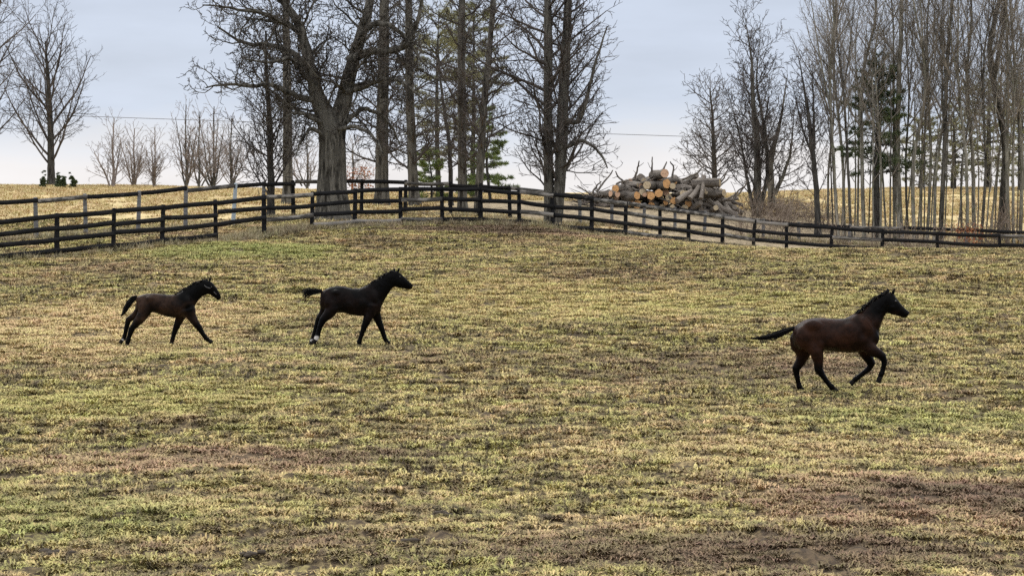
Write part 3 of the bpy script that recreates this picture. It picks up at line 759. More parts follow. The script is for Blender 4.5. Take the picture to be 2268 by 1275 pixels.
# the slender grove on the right: a few grown forms, each tree placed with its own turn, height and girth
ORD = ['first', 'second', 'third', 'fourth', 'fifth', 'sixth', 'seventh', 'eighth', 'ninth', 'tenth', 'eleventh', 'twelfth', 'thirteenth', 'fourteenth', 'fifteenth',
       'sixteenth', 'seventeenth', 'eighteenth', 'nineteenth', 'twentieth', 'twenty-first', 'twenty-second', 'twenty-third', 'twenty-fourth', 'twenty-fifth', 'twenty-sixth', 'twenty-seventh'] + ['twenty-eighth', 'twenty-ninth', 'thirtieth'] + ['thirty-' + w for w in ('first', 'second', 'third', 'fourth', 'fifth', 'sixth', 'seventh', 'eighth', 'ninth')] + ['fortieth'] + ['forty-' + w for w in ('first', 'second', 'third', 'fourth', 'fifth', 'sixth', 'seventh', 'eighth', 'ninth')]
grove_forms = []
for v in range(9):
    rng = random.Random(700 + v); S = STY['grove']; H = 16.5
    ctrl = [(Vector((0, 0, -.1)), .115), (Vector((rng.gauss(0, .12), rng.gauss(0, .1), 4)), .100), (Vector((rng.gauss(0, .25), rng.gauss(0, .2), 8)), .080),
            (Vector((rng.gauss(0, .45), rng.gauss(0, .4), 12)), .052), (Vector((rng.gauss(0, .6), rng.gauss(0, .5), H)), .014)]
    pts, rad = smooth_path(ctrl, 22, rng, .025); rad[0] *= 1.3
    out = {}
    spawn(out, rng, pts, rad, H, 1, S, t0=.30, n=21, base=3.0, shape=lambda t: .62 + .5 * math.sin(t * 2.8))
    spawn(out, rng, pts, rad, H, 2, S, t0=.06, n=9, base=.6)      # dead side twigs low on the stem
    fork = [(pts, rad)]
    if v % 2 == 0:
        k = 9 + v % 4; a = Vector(pts[k]); sx = rng.choice((-1, 1))
        c2 = [(a, rad[k] * .8), (a + Vector((sx * .5, .2, 2.2)), rad[k] * .65), (a + Vector((sx * .95, .3, 5)), .03), (a + Vector((sx * 1.5, .4, 7.6)), .01)]
        p2, r2 = smooth_path(c2, 12, rng, .02); fork.append((p2, r2))
        spawn(out, rng, p2, r2, 7, 1, S, t0=.1, n=14, base=2.0, shape=lambda t: 1 - .5 * t)
    grove_forms.append((tubes('trunk', fork, 8), tubes_mixed('crown', [(out[1], 4), (out[2] + out[3], 3)])))
sapling_forms = []
for v in range(4):
    rng = random.Random(760 + v); S = dict(STY['grove'], max=2); H = 15.0
    ctrl = [(Vector((0, 0, -.1)), .12), (Vector((rng.gauss(0, .2), rng.gauss(0, .1), 4)), .10), (Vector((rng.gauss(0, .5), rng.gauss(0, .2), 9)), .075), (Vector((rng.gauss(0, .9), rng.gauss(0, .5), H)), .014)]
    pts, rad = smooth_path(ctrl, 18, rng, .03); out = {}
    spawn(out, rng, pts, rad, H, 1, S, t0=.3, n=13, base=2.2, shape=lambda t: 1 - .4 * t)
    sapling_forms.append((tubes('trunk', [(pts, rad)], 7), tubes_mixed('crown', [(out[1], 4), (out.get(2, []), 3)])))
GROVE = [(1857, 1.0, 131, .95), (1871, 1.0, 133, 1.0), (1886, .95, 131.5, .9), (1915, 1.15, 132, 1.0), (1950, .85, 131.5, .8), (1963, .6, 136, .7), (1982, 1.0, 134, .95), (1996, 1.75, 133, 1.12), (2012, .8, 136, .85),
         (2026, 1.1, 131.5, .95), (2040, .8, 137, .9), (2054, 1.0, 133, 1.0), (2070, .95, 131.5, .9), (2084, 1.45, 132, 1.08), (2131, .75, 135, .8), (2143, 1.0, 131.5, .95), (2158, 1.2, 134, 1.0), (2173, .9, 132, .85),
         (2194, .7, 137, .8), (2216, 2.3, 134, 1.2), (2232, 1.1, 132, 1.0), (2246, .9, 131.5, .9), (2260, 1.3, 133, 1.05), (2280, 1.0, 132, 1.0), (2300, 1.1, 134, 1.0), (1835, .7, 137, .7), (1900, .7, 139, .8),
         (1846, .5, 134, .6), (1864, .45, 138, .7), (1893, .5, 134, .65), (1924, .45, 136, .6), (1936, .5, 131.2, .7), (1972, .55, 131.3, .75), (2003, .5, 139, .7), (2033, .5, 134, .65), (2047, .45, 131.4, .6),
         (2062, .5, 138, .75), (2093, .5, 135, .7), (2108, .4, 139, .6), (2120, .5, 131.5, .6), (2166, .5, 138, .7), (2184, .45, 131.6, .65), (2204, .5, 135, .7), (2238, .5, 137, .75), (2253, .45, 135, .6)]
GROVE.sort()
rng = random.Random(77)
for j, (px, girth, Y, hs) in enumerate(GROVE):
    tm, cm = grove_forms[(j * 4 + j // 9) % 9] if girth > .56 else sapling_forms[j % 4]
    p = on_ground(px, Y); root = empty('slender_tree', p)
    root.rotation_euler = (rng.gauss(0, .02), rng.gauss(0, .030 if girth > .6 else .055), rng.uniform(0, 6.283))
    s = 0.9 + .12 * rng.random(); root.scale = (s, s, hs)
    if girth > 2: lab = 'thickest grey trunk of the slender grove near the right edge'
    elif 1.7 < girth: lab = 'thick straight pale trunk standing right of the dark pine in the slender grove'
    else: lab = 'slender pale bare tree, %s from the left in the right-hand grove' % ORD[j]
    tag(root, lab, 'tree', 'slender trees of the right-hand grove')
    t = link('trunk', tm, M['pale_bark'], root)
    if j % 4 == 1: t.material_slots[0].link = 'OBJECT'; t.material_slots[0].material = M['grey_bark']
    t.scale = (girth * .78, girth * .78, 1)
    link('crown', cm, M['pale_twig'], root)

# ------------------------------------------------------------------ evergreens
def needle_mat(name, c1, c2):
    m, nt, b = new_mat(name, 0.75, 0.2)
    co = nt.new('ShaderNodeTexCoord').outputs['Object']
    nt.l.new(nt.mix(nt.step(nt.noise(co, 1.4, 4, .65), 0.35, 0.65), c1, c2), b.inputs['Base Color'])
    return m
M['pine_green'] = needle_mat('pine_green', (0.040, 0.058, 0.026), (0.090, 0.110, 0.040))
M['dark_green'] = needle_mat('dark_green', (0.036, 0.055, 0.028), (0.130, 0.160, 0.068))
M['olive_green'] = needle_mat('olive_green', (0.135, 0.135, 0.068), (0.250, 0.240, 0.125))
M['bright_green'] = needle_mat('bright_green', (0.085, 0.120, 0.034), (0.180, 0.215, 0.068))

def pine(name, label, px, Y, top_py, base_frac, reach, nmat, seed, whorl=.55, per=5, clumps=14, droop=-.05, size=.2, wid=.018, girth=.16, skip=0.0, shape=None, nn=9):
    rng = random.Random(seed); b = on_ground(px, Y); b.z -= .05
    H = W(px, top_py, Y).z - b.z
    pts, rad = smooth_path([(Vector((0, 0, 0)), girth), (Vector((rng.gauss(0, .1), 0, H * .5)), girth * .6), (Vector((rng.gauss(0, .1), 0, H)), .02)], 14, rng, .02)
    br, V, T = [], [], []
    z = H * base_frac
    while z < H * .985:
        t = (z - H * base_frac) / (H * (1 - base_frac))
        a0 = rng.uniform(0, 6.28)
        for q in range(per):
            if rng.random() < skip: continue
            L = reach * (shape(t) if shape else (1 - t) ** .8 + .08) * rng.uniform(.65, 1.15)
            az = a0 + q * 6.283 / per + rng.uniform(-.5, .5); el = .12 + .55 * t + rng.gauss(0, .2)
            zb = min(z + rng.gauss(0, .2), H * .985); f = zb / H * 14; k = min(int(f), 13); c = Vector(pts[k]).lerp(Vector(pts[k + 1]), f - k)
            d = Vector((math.cos(az) * math.cos(el), math.sin(az) * math.cos(el), math.sin(el)))
            line = [tuple(c)]; p = c.copy()
            for s_ in range(5):
                d = (d + Vector((rng.gauss(0, .1), rng.gauss(0, .1), droop + (.09 if s_ > 2 else -.02)))).normalized(); p = p + d * L / 5; line.append(tuple(p))
            r0 = max(.012, .018 * L); br.append((line, [r0, r0 * .85, r0 * .7, r0 * .55, r0 * .4, r0 * .25]))
            nc = max(3, int(clumps * L / reach))
            for _ in range(nc):
                f = rng.uniform(.25, 1) ** .8 * 5; k = min(int(f), 4); q0 = Vector(line[k]).lerp(Vector(line[k + 1]), f - k)
                off = Vector((rng.gauss(0, 1), rng.gauss(0, 1), rng.gauss(0, .35))) * (.16 * L * (1.1 - f / 6)); q0 += off
                for _n in range(nn):
                    e = Vector(rvec(rng)) + d * .4 + Vector((0, 0, .25)); e.normalize()
                    w = e.cross(Vector(rvec(rng))).normalized() * wid; ln = size * rng.uniform(.6, 1.25)
                    i0 = len(V); V += [tuple(q0 - w), tuple(q0 + w), tuple(q0 + e * ln)]; T.append((i0, i0 + 1, i0 + 2))
        z += whorl * rng.uniform(.75, 1.25) * (1 - .35 * t)
    root = empty(name, b); tag(root, label, 'tree')
    link('trunk', tubes('trunk', [(pts, rad)], 8), M['dark_bark'], root)
    link('branches', tubes('branches', br, 4), M['dark_bark'], root)
    link('crown', mesh_np('crown', V, T, 3, False), nmat, root)
    return root
pine('pine_tree', 'tall sparse pine with drab green needles behind the central trunks', 972, 146, 30, .22, 2.5, M['olive_green'], 81, whorl=.42, clumps=60, skip=.42, size=.22, wid=.013, shape=lambda t: .55 + .5 * math.sin(t * 2.6))
pine('pine_tree', 'taller narrow pine with yellowish needles right of the tall sparse pine', 1046, 150, 20, .26, 1.9, M['olive_green'], 82, whorl=.42, clumps=60, skip=.5, size=.22, wid=.013, shape=lambda t: .6 + .45 * math.sin(t * 2.6))
pine('young_pine', 'young bright green pine low behind the leaning grey trunk', 1086, 140, 240, .14, 1.55, M['bright_green'], 83, whorl=.38, skip=.3, clumps=60, size=.2, girth=.09)
pine('young_pine', 'short green pine low between the central trunks', 956, 138, 322, .10, 1.35, M['bright_green'], 84, whorl=.34, skip=.3, clumps=50, size=.18, girth=.07)
pine('pine_tree', 'dark dense pine with pointed crown among the right-hand grove', 1940, 133.2, 122, .36, 2.3, M['dark_green'], 85, whorl=.40, per=6, skip=.28, clumps=46, size=.22, wid=.020, girth=.2, shape=lambda t: (1 - t) ** .62 * .92 + .1)
pine('pine_tree', 'drab rounded evergreen far behind the right-hand grove, left one', 2112, 214, 235, .12, 3.2, M['olive_green'], 86, whorl=.6, per=6, clumps=14, skip=.25, size=.32, wid=.035, girth=.25, shape=lambda t: .9 * math.sin(.5 + t * 2.6) + .1)
pine('pine_tree', 'drab rounded evergreen far behind the right-hand grove, tallest middle one', 2188, 218, 165, .12, 3.6, M['olive_green'], 87, whorl=.6, per=6, clumps=15, skip=.25, size=.34, wid=.035, girth=.3, shape=lambda t: .9 * math.sin(.5 + t * 2.6) + .1)
pine('pine_tree', 'drab evergreen far behind the grove, cut by the right edge', 2262, 212, 150, .12, 3.4, M['olive_green'], 88, whorl=.6, per=6, clumps=15, skip=.25, size=.34, wid=.035, girth=.3, shape=lambda t: .9 * math.sin(.5 + t * 2.6) + .1)
pine('pine_tree', 'low drab evergreen behind the grove right of the dark pine', 2040, 216, 262, .10, 3.0, M['olive_green'], 89, whorl=.6, per=6, clumps=14, skip=.25, size=.32, wid=.035, girth=.25, shape=lambda t: .9 * math.sin(.5 + t * 2.6) + .1)
for j, (px, top, lab) in enumerate([(95, 394, 'leftmost small dark conical evergreen shrub on the left skyline'), (128, 391, 'dark conical shrub right against the lone skyline tree'),
                                    (141, 394, 'dark conical shrub in the middle of the skyline row'), (161, 392, 'rightmost small dark conical shrub on the left skyline')]):
    pine('conical_shrub', lab, px, 190, top, .02, .27, M['dark_green'], 90 + j, whorl=.07, per=7, clumps=7, size=.11, wid=.03, girth=.03)

# ------------------------------------------------------------------ brambles and brush behind the fences
def shrub_mesh(seed, n, reach, el0, el1, sty='shrub'):
    rng = random.Random(seed); out = {}
    for _ in range(n):
        az, el = rng.uniform(0, 6.283), R(rng.uniform(el0, el1))
        p = (rng.gauss(0, .22), rng.gauss(0, .18), -.05)
        grow(out, rng, p, (math.cos(az) * math.cos(el), math.sin(az) * math.cos(el), math.sin(el)), reach * rng.uniform(.5, 1.15), .011, 1, STY[sty])
    return tubes('stems', [l for k in out for l in out[k]], 3)
bram = [shrub_mesh(900 + v, 16, 1.35, 35, 85) for v in range(5)]
ORD += ['%s' % w for w in ()]
rng = random.Random(12)
spots = [(rng.uniform(1630, 2300), rng.uniform(121.5, 127.5)) for _ in range(22)] + [(rng.uniform(1640, 1860), rng.uniform(131, 140)) for _ in range(14)] + [(rng.uniform(2190, 2290), rng.uniform(130, 132)) for _ in range(5)]
for j, (px, Y) in enumerate(sorted(spots)[::2]):
    o = link('bramble_bush', bram[j % 5], M['bramble'], None, on_ground(px, Y))
    s = rng.uniform(.9, 1.5); o.rotation_euler.z = rng.uniform(0, 6.28); o.scale = (s * 1.15, s, s * rng.uniform(.8, 1.2))
    tag(o, 'tangled leafless beige bramble bush behind the right-hand fence, %s from the left' % ORD[j], 'bush', 'bramble bushes along the right-hand fence')
for j, (px, Y, s, lab, leaf) in enumerate([(2140, 126, 1.3, 'bush with rust-red dead leaves beside the right-hand fence', True), (795, 160, 1.6, 'bare rust-brown bush on the rise right of the oak', True)]):
    root = empty('leafy_bush', on_ground(px, Y)); tag(root, lab, 'bush'); root.scale = (s, s, s)
    link('stems', shrub_mesh(950 + j, 12, 1.2, 40, 85), M['bramble'], root)
    rng2 = random.Random(960 + j); V, T = [], []
    for _ in range(260):
        c = Vector((rng2.gauss(0, .35), rng2.gauss(0, .35), rng2.uniform(.25, 1.05))); a, b2 = Vector(rvec(rng2)) * .06, Vector(rvec(rng2)) * .05
        i0 = len(V); V += [tuple(c - a), tuple(c + b2), tuple(c + a), tuple(c - b2)]; T += [(i0, i0 + 1, i0 + 2), (i0, i0 + 2, i0 + 3)]
    link('leaves', mesh_np('leaves', V, T, 3, False), M['rust_leaf'], root)
# heap of cut brush
rng = random.Random(14); lines = []
c0 = on_ground(1742, 143)
for _ in range(520):
    x, y = rng.gauss(0, 1.15), rng.gauss(0, .9); h = 1.15 * math.exp(-(x / 1.9) ** 2 - (y / 1.3) ** 2)
    p = (x, y, rng.uniform(-.02, h)); az = rng.gauss(0, .7) + rng.choice((0, 3.14)); out = {}
    grow(out, rng, p, (math.cos(az), math.sin(az) * .8, rng.gauss(.06, .22)), rng.uniform(.5, 1.5), .014, 3, STY['shrub']); lines += out[3]
o = link('brush_pile', tubes('brush_pile', lines, 3), M['bramble'], None, c0); tag(o, 'low brown pile of cut brush between the log heap and the grove', 'brush pile')

lines = []; c0 = on_ground(1318, 134)
for _ in range(170):
    x, y = rng.gauss(0, .5), rng.gauss(0, .45); h = .75 * math.exp(-(x / .75) ** 2 - (y / .8) ** 2)
    p = (x, y, rng.uniform(-.02, h)); az = rng.gauss(0, .8) + rng.choice((0, 3.14)); out = {}
    grow(out, rng, p, (math.cos(az), math.sin(az) * .8, rng.gauss(.08, .28)), rng.uniform(.4, 1.2), .022, 3, STY['shrub']); lines += out[3]
o = link('brush_pile', tubes('brush_pile', lines, 4), M['log_brush'], None, c0); tag(o, 'small grey tangle of branches at the left foot of the log heap', 'brush pile')

# tall dead grass left standing under the fences
rs = np.random.RandomState(17); PX, PY = [], []
for a, b, dens in [(NEAR[i], NEAR[i + 1], (70 if i < 5 else 260 if i < 9 else 130 if i < 13 else 90)) for i in range(len(NEAR) - 1)] + [(FAR[i], FAR[i + 1], 90) for i in range(len(FAR) - 1)]:
    A, B = W(*a), W(*b)
    t = rs.rand(dens); PX.append(A.x + (B.x - A.x) * t + rs.randn(dens) * .25); PY.append(A.y + (B.y - A.y) * t + rs.randn(dens) * (.75 if dens > 200 else .35) + (.3 if dens > 200 else 0))
PX, PY = np.concatenate(PX), np.concatenate(PY); n = len(PX)
col = tuft_collection('dead_tufts', 6, (26, 0.10, 0.16, 0.38, (12, 60), 0.006), M['dead_blade'], 8)
s = .45 + .75 * rs.rand(n)
scatter('fence_line_grass', np.stack([PX, PY, ground_z(PX, PY) + hummock(PX, PY)], 1), np.stack([np.zeros(n), np.zeros(n), rs.rand(n) * 6.28], 1), np.stack([s, s, s], 1), rs.randint(0, 6, n).astype(np.int32), col, None)
tag(bpy.data.objects['fence_line_grass'], 'taller grey dead grass standing under the fences', 'grass')

# ------------------------------------------------------------------ log heap
def end_mat(name, c1, c2):
    m, nt, b = new_mat(name, 0.85, 0.15)
    co = nt.new('ShaderNodeTexCoord').outputs['Object']
    wv = nt.new('ShaderNodeTexWave'); wv.wave_type = 'RINGS'; wv.rings_direction = 'Z'
    wv.inputs['Scale'].default_value = 3.0; wv.inputs['Distortion'].default_value = 2.5; nt.l.new(co, wv.inputs[0])
    c = nt.mix(nt.math('MULTIPLY', wv.outputs[1], .6), c1, c2)
    c = nt.mix(nt.step(nt.noise(co, 2.2, 4), .5, .72), c, tuple(x * .55 for x in c2))
    nt.l.new(c, b.inputs['Base Color']); return m
ENDS = {'orange': end_mat('orange_wood', (0.56, 0.32, 0.14), (0.42, 0.22, 0.09)), 'pink': end_mat('pink_wood', (0.56, 0.37, 0.25), (0.44, 0.27, 0.17)),
        'beige': end_mat('beige_wood', (0.46, 0.37, 0.24), (0.36, 0.28, 0.18)), 'grey': end_mat('weathered_wood', (0.20, 0.17, 0.14), (0.13, 0.11, 0.09))}
M['log_bark'] = bark('log_bark', (0.055, 0.046, 0.040), (0.190, 0.165, 0.140), 6.0, .3)
M['log_pale'] = bark('log_pale', (0.130, 0.110, 0.092), (0.290, 0.250, 0.210), 6.0, .3)
def log_form(seed):
    rng = random.Random(seed); S, K = 12, 7; V, Q = [], []
    bx, by = rng.uniform(-.55, .55), rng.uniform(-.55, .55); lob = [1 + rng.uniform(-.09, .09) for _ in range(S)]
    for i in range(K):
        t = i / (K - 1) - .5; s = 1 - 4 * t * t; rr = (1.04 - .12 * t) * rng.uniform(.95, 1.05)
        for j in range(S):
            a = j / S * 6.2832; V.append((rr * lob[j] * math.cos(a) + bx * s, rr * lob[j] * math.sin(a) + by * s, t))
    for i in range(K - 1):
        for j in range(S): a, b = i * S + j, i * S + (j + 1) % S; Q.append((a, b, b + S, a + S))
    lm = bpy.data.meshes.new('log'); lm.from_pydata(V, [], Q); lm.polygons.foreach_set('use_smooth', [True] * len(Q)); lm.update()
    ends = []
    for e in (0, 1):
        ring = [V[(K - 1) * S * e + j] for j in range(S)]
        em = bpy.data.meshes.new('cut_end'); vv = [(0, 0, .004)] + [(x * .985, y * .985, 0) for x, y, _ in ring]
        ff = [(0, 1 + j, 1 + (j + 1) % S) for j in range(S)]
        if e == 0: vv = [(x, y, -z) for x, y, z in vv]; ff = [f[::-1] for f in ff]
        em.from_pydata(vv, [], ff); em.update(); ends.append(em)
    return lm, ends
LOGS = [log_form(300 + i) for i in range(8)]
log_no = [0]
def put_log(c, d, r, L, ends, label, mat=None, form=None):
    log_no[0] += 1
    lm, em = LOGS[(log_no[0] * 5) % 8 if form is None else form]
    d = d.normalized(); q = d.to_track_quat('Z', 'Y')
    o = bpy.data.objects.new('log', lm)
    if not lm.materials: lm.materials.append(M['log_bark'])
    o.location = c; o.rotation_mode = 'QUATERNION'; o.rotation_quaternion = q @ Matrix.Rotation(log_no[0] * 1.7, 3, 'Z').to_quaternion(); o.scale = (r, r, L)
    COL.objects.link(o)
    if mat: o.material_slots[0].link = 'OBJECT'; o.material_slots[0].material = mat
    tag(o, label, 'log', 'logs in the heap behind the fence')
    for e in (0, 1):
        k = bpy.data.objects.new('cut_end', em[e]); k.parent = o; k.location = (0, 0, (-.5, .5)[e])
        if not em[e].materials: em[e].materials.append(ENDS['grey'])
        COL.objects.link(k); k.material_slots[0].link = 'OBJECT'; k.material_slots[0].material = ENDS[ends]
    return o
LY = 135.0
seen = {}
def log_label(right, layer, row):
    k = (right, layer, row); seen[k] = seen.get(k, 0) + 1
    return '%s, %s course, %s, %s from left' % ('crooked grey log, right half of heap' if right else 'dark-barked log, left half of heap',
        ('bottom', 'second', 'third', 'fourth', 'fifth', 'top')[layer], ('front row', 'second row', 'crest row', 'back row')[row], ORD[seen[k] - 1])
hx = [1336, 1350, 1368, 1394, 1424, 1474, 1512, 1550, 1580, 1608, 1636]
hh = [.25, .5, .9, 1.35, 1.7, 1.75, 1.65, 1.5, 1.3, 1.0, .5]
rng = random.Random(19)
for layer in range(6):
    for row in range(4):
        px = 1344 + rng.uniform(0, 10) + 4 * (layer % 2)
        while px < 1630:
            H = float(np.interp(px, hx, hh)) * (.62, .85, 1.0, .8)[row]
            r = rng.uniform(.10, .21); z = .15 + layer * .30
            if z + r * .6 < H and (row == 0 or z > H - .5):
                x = W(px, 400, LY).x; y = LY - 1.5 + row * .95 + rng.uniform(-.2, .2)
                right = px > 1515
                yaw = rng.gauss(0, .45 if not right else .8); tilt = rng.gauss(.05, .16 if not right else .42)
                d = Vector((math.sin(yaw), -math.cos(yaw), tilt)); L = rng.uniform(1.0, 1.7) if not right else rng.uniform(1.2, 2.0)
                put_log(Vector((x, y + .25, gz(x, y) + z + (0 if not right else .05))), d, r * (1 if not right else .72), L,
                        rng.choice(('beige', 'grey', 'grey', 'orange', 'pink')) if not right else rng.choice(('grey', 'grey', 'beige')),
                        log_label(right, layer, row), M['log_pale'] if right and rng.random() < .65 else None)
            px += r * 2 * 44.4 * rng.uniform(.95, 1.3)
for (px, py, r, yaw, col_, lab) in [(1472, 384, .23, .35, 'pink', 'big log with pale pink oval sawn end on top of the heap'), (1477, 407, .24, .45, 'orange', 'big log with bright orange sawn end high in the middle of the heap'),
        (1459, 428, .2, .1, 'orange', 'log with yellow-orange sawn end at the front foot of the heap, right of a pair'), (1442, 434, .19, -.1, 'orange', 'log with orange sawn end at the front foot of the heap, left of a pair'),
        (1411, 433, .19, .55, 'orange', 'log with small tan sawn end lying low at the heap front'), (1363, 418, .21, -.5, 'orange', 'reddish-orange sawn log at the left end of the heap'),
        (1368, 430, .17, .7, 'pink', 'pale split log at the lower left foot of the heap'), (1433, 410, .2, -.35, 'beige', 'log with square beige sawn end above the left front logs'),
        (1352, 429, .16, -.9, 'pink', 'small reddish log at the leftmost foot of the heap'), (1490, 412, .16, .2, 'beige', 'small beige-ended log right of the bright orange one'),
        (1595, 405, .2, 1.2, 'beige', 'pale stub of log on the right shoulder of the heap'), (1604, 427, .18, .9, 'beige', 'beige-ended log at the right front of the heap')]:
    p = W(px, py, LY - 2.25); p.z = max(p.z, gz(p.x, p.y) + r * .9); L = 1.4
    d = Vector((math.sin(yaw), -math.cos(yaw), .06)); put_log(p - d.normalized() * L * .5, d, r, L, col_, lab)
for (px, py, ang, L, r, lab) in [(1540, 420, .7, 1.2, .12, 'pale upright log leaning on the right half of the heap, left of two'), (1556, 414, 1.3, 1.25, .10, 'pale upright log leaning on the right half of the heap, right of two'),
                                 (1516, 434, .35, 1.1, .13, 'pale crooked log propped at the front right of the heap')]:
    d = Vector((math.cos(ang) * .6, .45, math.sin(ang))); put_log(W(px, py, LY - 2.1), d, r, L, 'grey', lab, M['log_pale'])
# branches poking out of the heap
for j, (px, py, ax, az, L) in enumerate(sorted([(1404, 385, .55, .9, 1.0), (1444, 372, -.1, 1, .85), (1465, 372, .25, 1, .7), (1489, 380, -.1, 1, .9), (1385, 400, -.5, .8, 1.0), (1420, 392, .9, .45, 1.4), (1400, 412, 1, -.35, 1.8),
        (1510, 385, .9, -.2, 1.4), (1530, 390, 1, -.1, 1.5), (1545, 445, .95, .3, 2.0), (1600, 440, 1, .12, 1.6), (1480, 430, .5, -.8, 1.2), (1430, 420, .6, -.7, 1.4), (1320, 420, .8, .3, 1.4), (1335, 428, -.9, .2, 1.5), (1312, 428, .3, .5, .9), (1625, 435, .8, .4, 1.3), (1565, 430, -.7, .5, 1.2), (1510, 440, .9, .3, 1.3), (1580, 425, .7, .6, 1.2), (1530, 425, -.6, .6, 1.3), (1575, 400, .8, .2, 1.2), (1340, 436, .9, .15, 1.2), (1365, 405, .6, .7, .9)])):
    rng2 = random.Random(400 + j); out = {}
    grow(out, rng2, (0, 0, 0), nrm(ax, rng2.uniform(-.3, .3), az), L, .06, 2, dict(STY['gnarl'], max=3, dens=[0, 0, 0, 1.5], rmin=.018, tip=.45))
    o = link('dead_branch', tubes('dead_branch', out[2] + out.get(3, []), 6), M['log_bark'], None, W(px, py + (13 if py < 405 else 4), LY - 1.7)); tag(o, 'crooked dead branch %s the log heap, %s of them from the left' % ('jutting up from' if az > .6 else 'lying across', ORD[j]), 'branch', 'dead branches in the log heap')

# ------------------------------------------------------------------ overhead wire
A, B = W(-420, 231, 228), W(2700, 333, 228); A.x -= 60; A.z += 2; B.x += 60; B.z -= 2
pts = []
for i in range(61):
    t = i / 60; p = A.lerp(B, t); p.z -= 0.5 * 4 * t * (1 - t) * .6; pts.append(tuple(p))
m, nt, b = new_mat('wire_metal', .5, .4); b.inputs['Base Color'].default_value = (.10, .10, .11, 1)
o = link('utility_wire', tubes('utility_wire', [(pts, [.026] * 61)], 5), m); tag(o, 'thin overhead utility wire crossing the sky behind the trees', 'wire')

# dark clods of dung and mud on the grass
m, nt, b = new_mat('dung', .9, .2); co = nt.new('ShaderNodeTexCoord').outputs['Object']
nt.l.new(nt.mix(nt.noise(co, 14, 4), (.018, .014, .010), (.060, .045, .030)), b.inputs['Base Color']); M['dung'] = m
def clod(seed):
    rng = random.Random(seed); bm = bmesh.new()
    for _ in range(9):
        r = rng.uniform(.03, .055)
        mt = Matrix.Translation((rng.gauss(0, .07), rng.gauss(0, .05), rng.uniform(.01, .05))) @ Matrix.Rotation(rng.uniform(0, 3), 4, 'Z') @ Matrix.Diagonal((r * 1.25, r, r * .8, 1))
        bmesh.ops.create_icosphere(bm, subdivisions=2, radius=1, matrix=mt)
    for v in bm.verts: v.co += Vector(rvec(rng)) * .006
    me = bpy.data.meshes.new('dung_clod'); bm.to_mesh(me); bm.free(); me.polygons.foreach_set('use_smooth', [True] * len(me.polygons)); return me
CL = [clod(i) for i in range(3)]
for j, (px, py, s, lab) in enumerate([(112, 1228, 1.7, 'largest dark dung clump near the lower left corner'), (22, 930, 1.0, 'small dark clump at the left edge below the first foal'), (978, 1152, 1.1, 'small dark clump low in the middle of the pasture'),
        (905, 1222, 1.2, 'dark clump near the bottom edge left of centre'), (552, 1246, 1.2, 'dark clump at the bottom edge below the foals'), (1240, 712, .9, 'tiny dark clump in mid pasture between the foals and the mare')]):
    Y = 40000.0 / (py - 107.0); o = link('dung_clod', CL[j % 3], M['dung'], None, on_ground(px, Y)); o.scale = (s, s, s * .8); o.rotation_euler.z = j * 1.3
    tag(o, lab, 'dung', 'dark clumps scattered on the pasture')

# ------------------------------------------------------------------ horses
def coat_mat(name, body, body2, points):
    m, nt, b = new_mat(name, 0.40, 0.05)
    co = nt.new('ShaderNodeTexCoord').outputs['Object']
    n = nt.noise(co, 3.2, 4, .6); n2 = nt.noise(nt.mapping(co, (14, 14, 40)), 3.0, 4, .6)
    c = nt.mix(nt.step(n, .36, .66), body, body2)
    def att(nm):
        a = nt.new('ShaderNodeAttribute'); a.attribute_name = nm; return a.outputs['Fac']
    c = nt.mix(att('points'), c, points)
    c = nt.mix(att('sock'), c, (0.45, 0.43, 0.41))
    nt.l.new(c, b.inputs['Base Color'])
    mus = nt.noise(nt.mapping(co, (2.2, 2.2, 1.3)), 3.0, 3, .55, .6)
    bump(nt, b, nt.math('ADD', nt.math('MULTIPLY', n2, .12), mus), .55, .05)
    return m
M['bay'] = coat_mat('bay_coat', (0.0085, 0.0042, 0.0029), (0.0265, 0.0112, 0.0068), (0.0012, 0.0010, 0.0010))
M['seal'] = coat_mat('seal_brown_coat', (0.0070, 0.0042, 0.0032), (0.0330, 0.0182, 0.0120), (0.0012, 0.0011, 0.0011))
M['black_brown'] = coat_mat('black_brown_coat', (0.0018, 0.0015, 0.0014), (0.0075, 0.0042, 0.0034), (0.0011, 0.0010, 0.0010))
m, nt, b = new_mat('horse_hair', .6, .08); b.inputs['Base Color'].default_value = (.0024, .0020, .0020, 1); M['hair'] = m
m, nt, b = new_mat('hoof_horn', .7, .1); b.inputs['Base Color'].default_value = (.006, .005, .0045, 1); M['hoof'] = m
m, nt, b = new_mat('eye_dark', .08, .6); b.inputs['Base Color'].default_value = (.008, .006, .005, 1); M['eye'] = m
m, nt, b = new_mat('halter_web', .7, .3); b.inputs['Base Color'].default_value = (.05, .048, .047, 1); M['halter'] = m

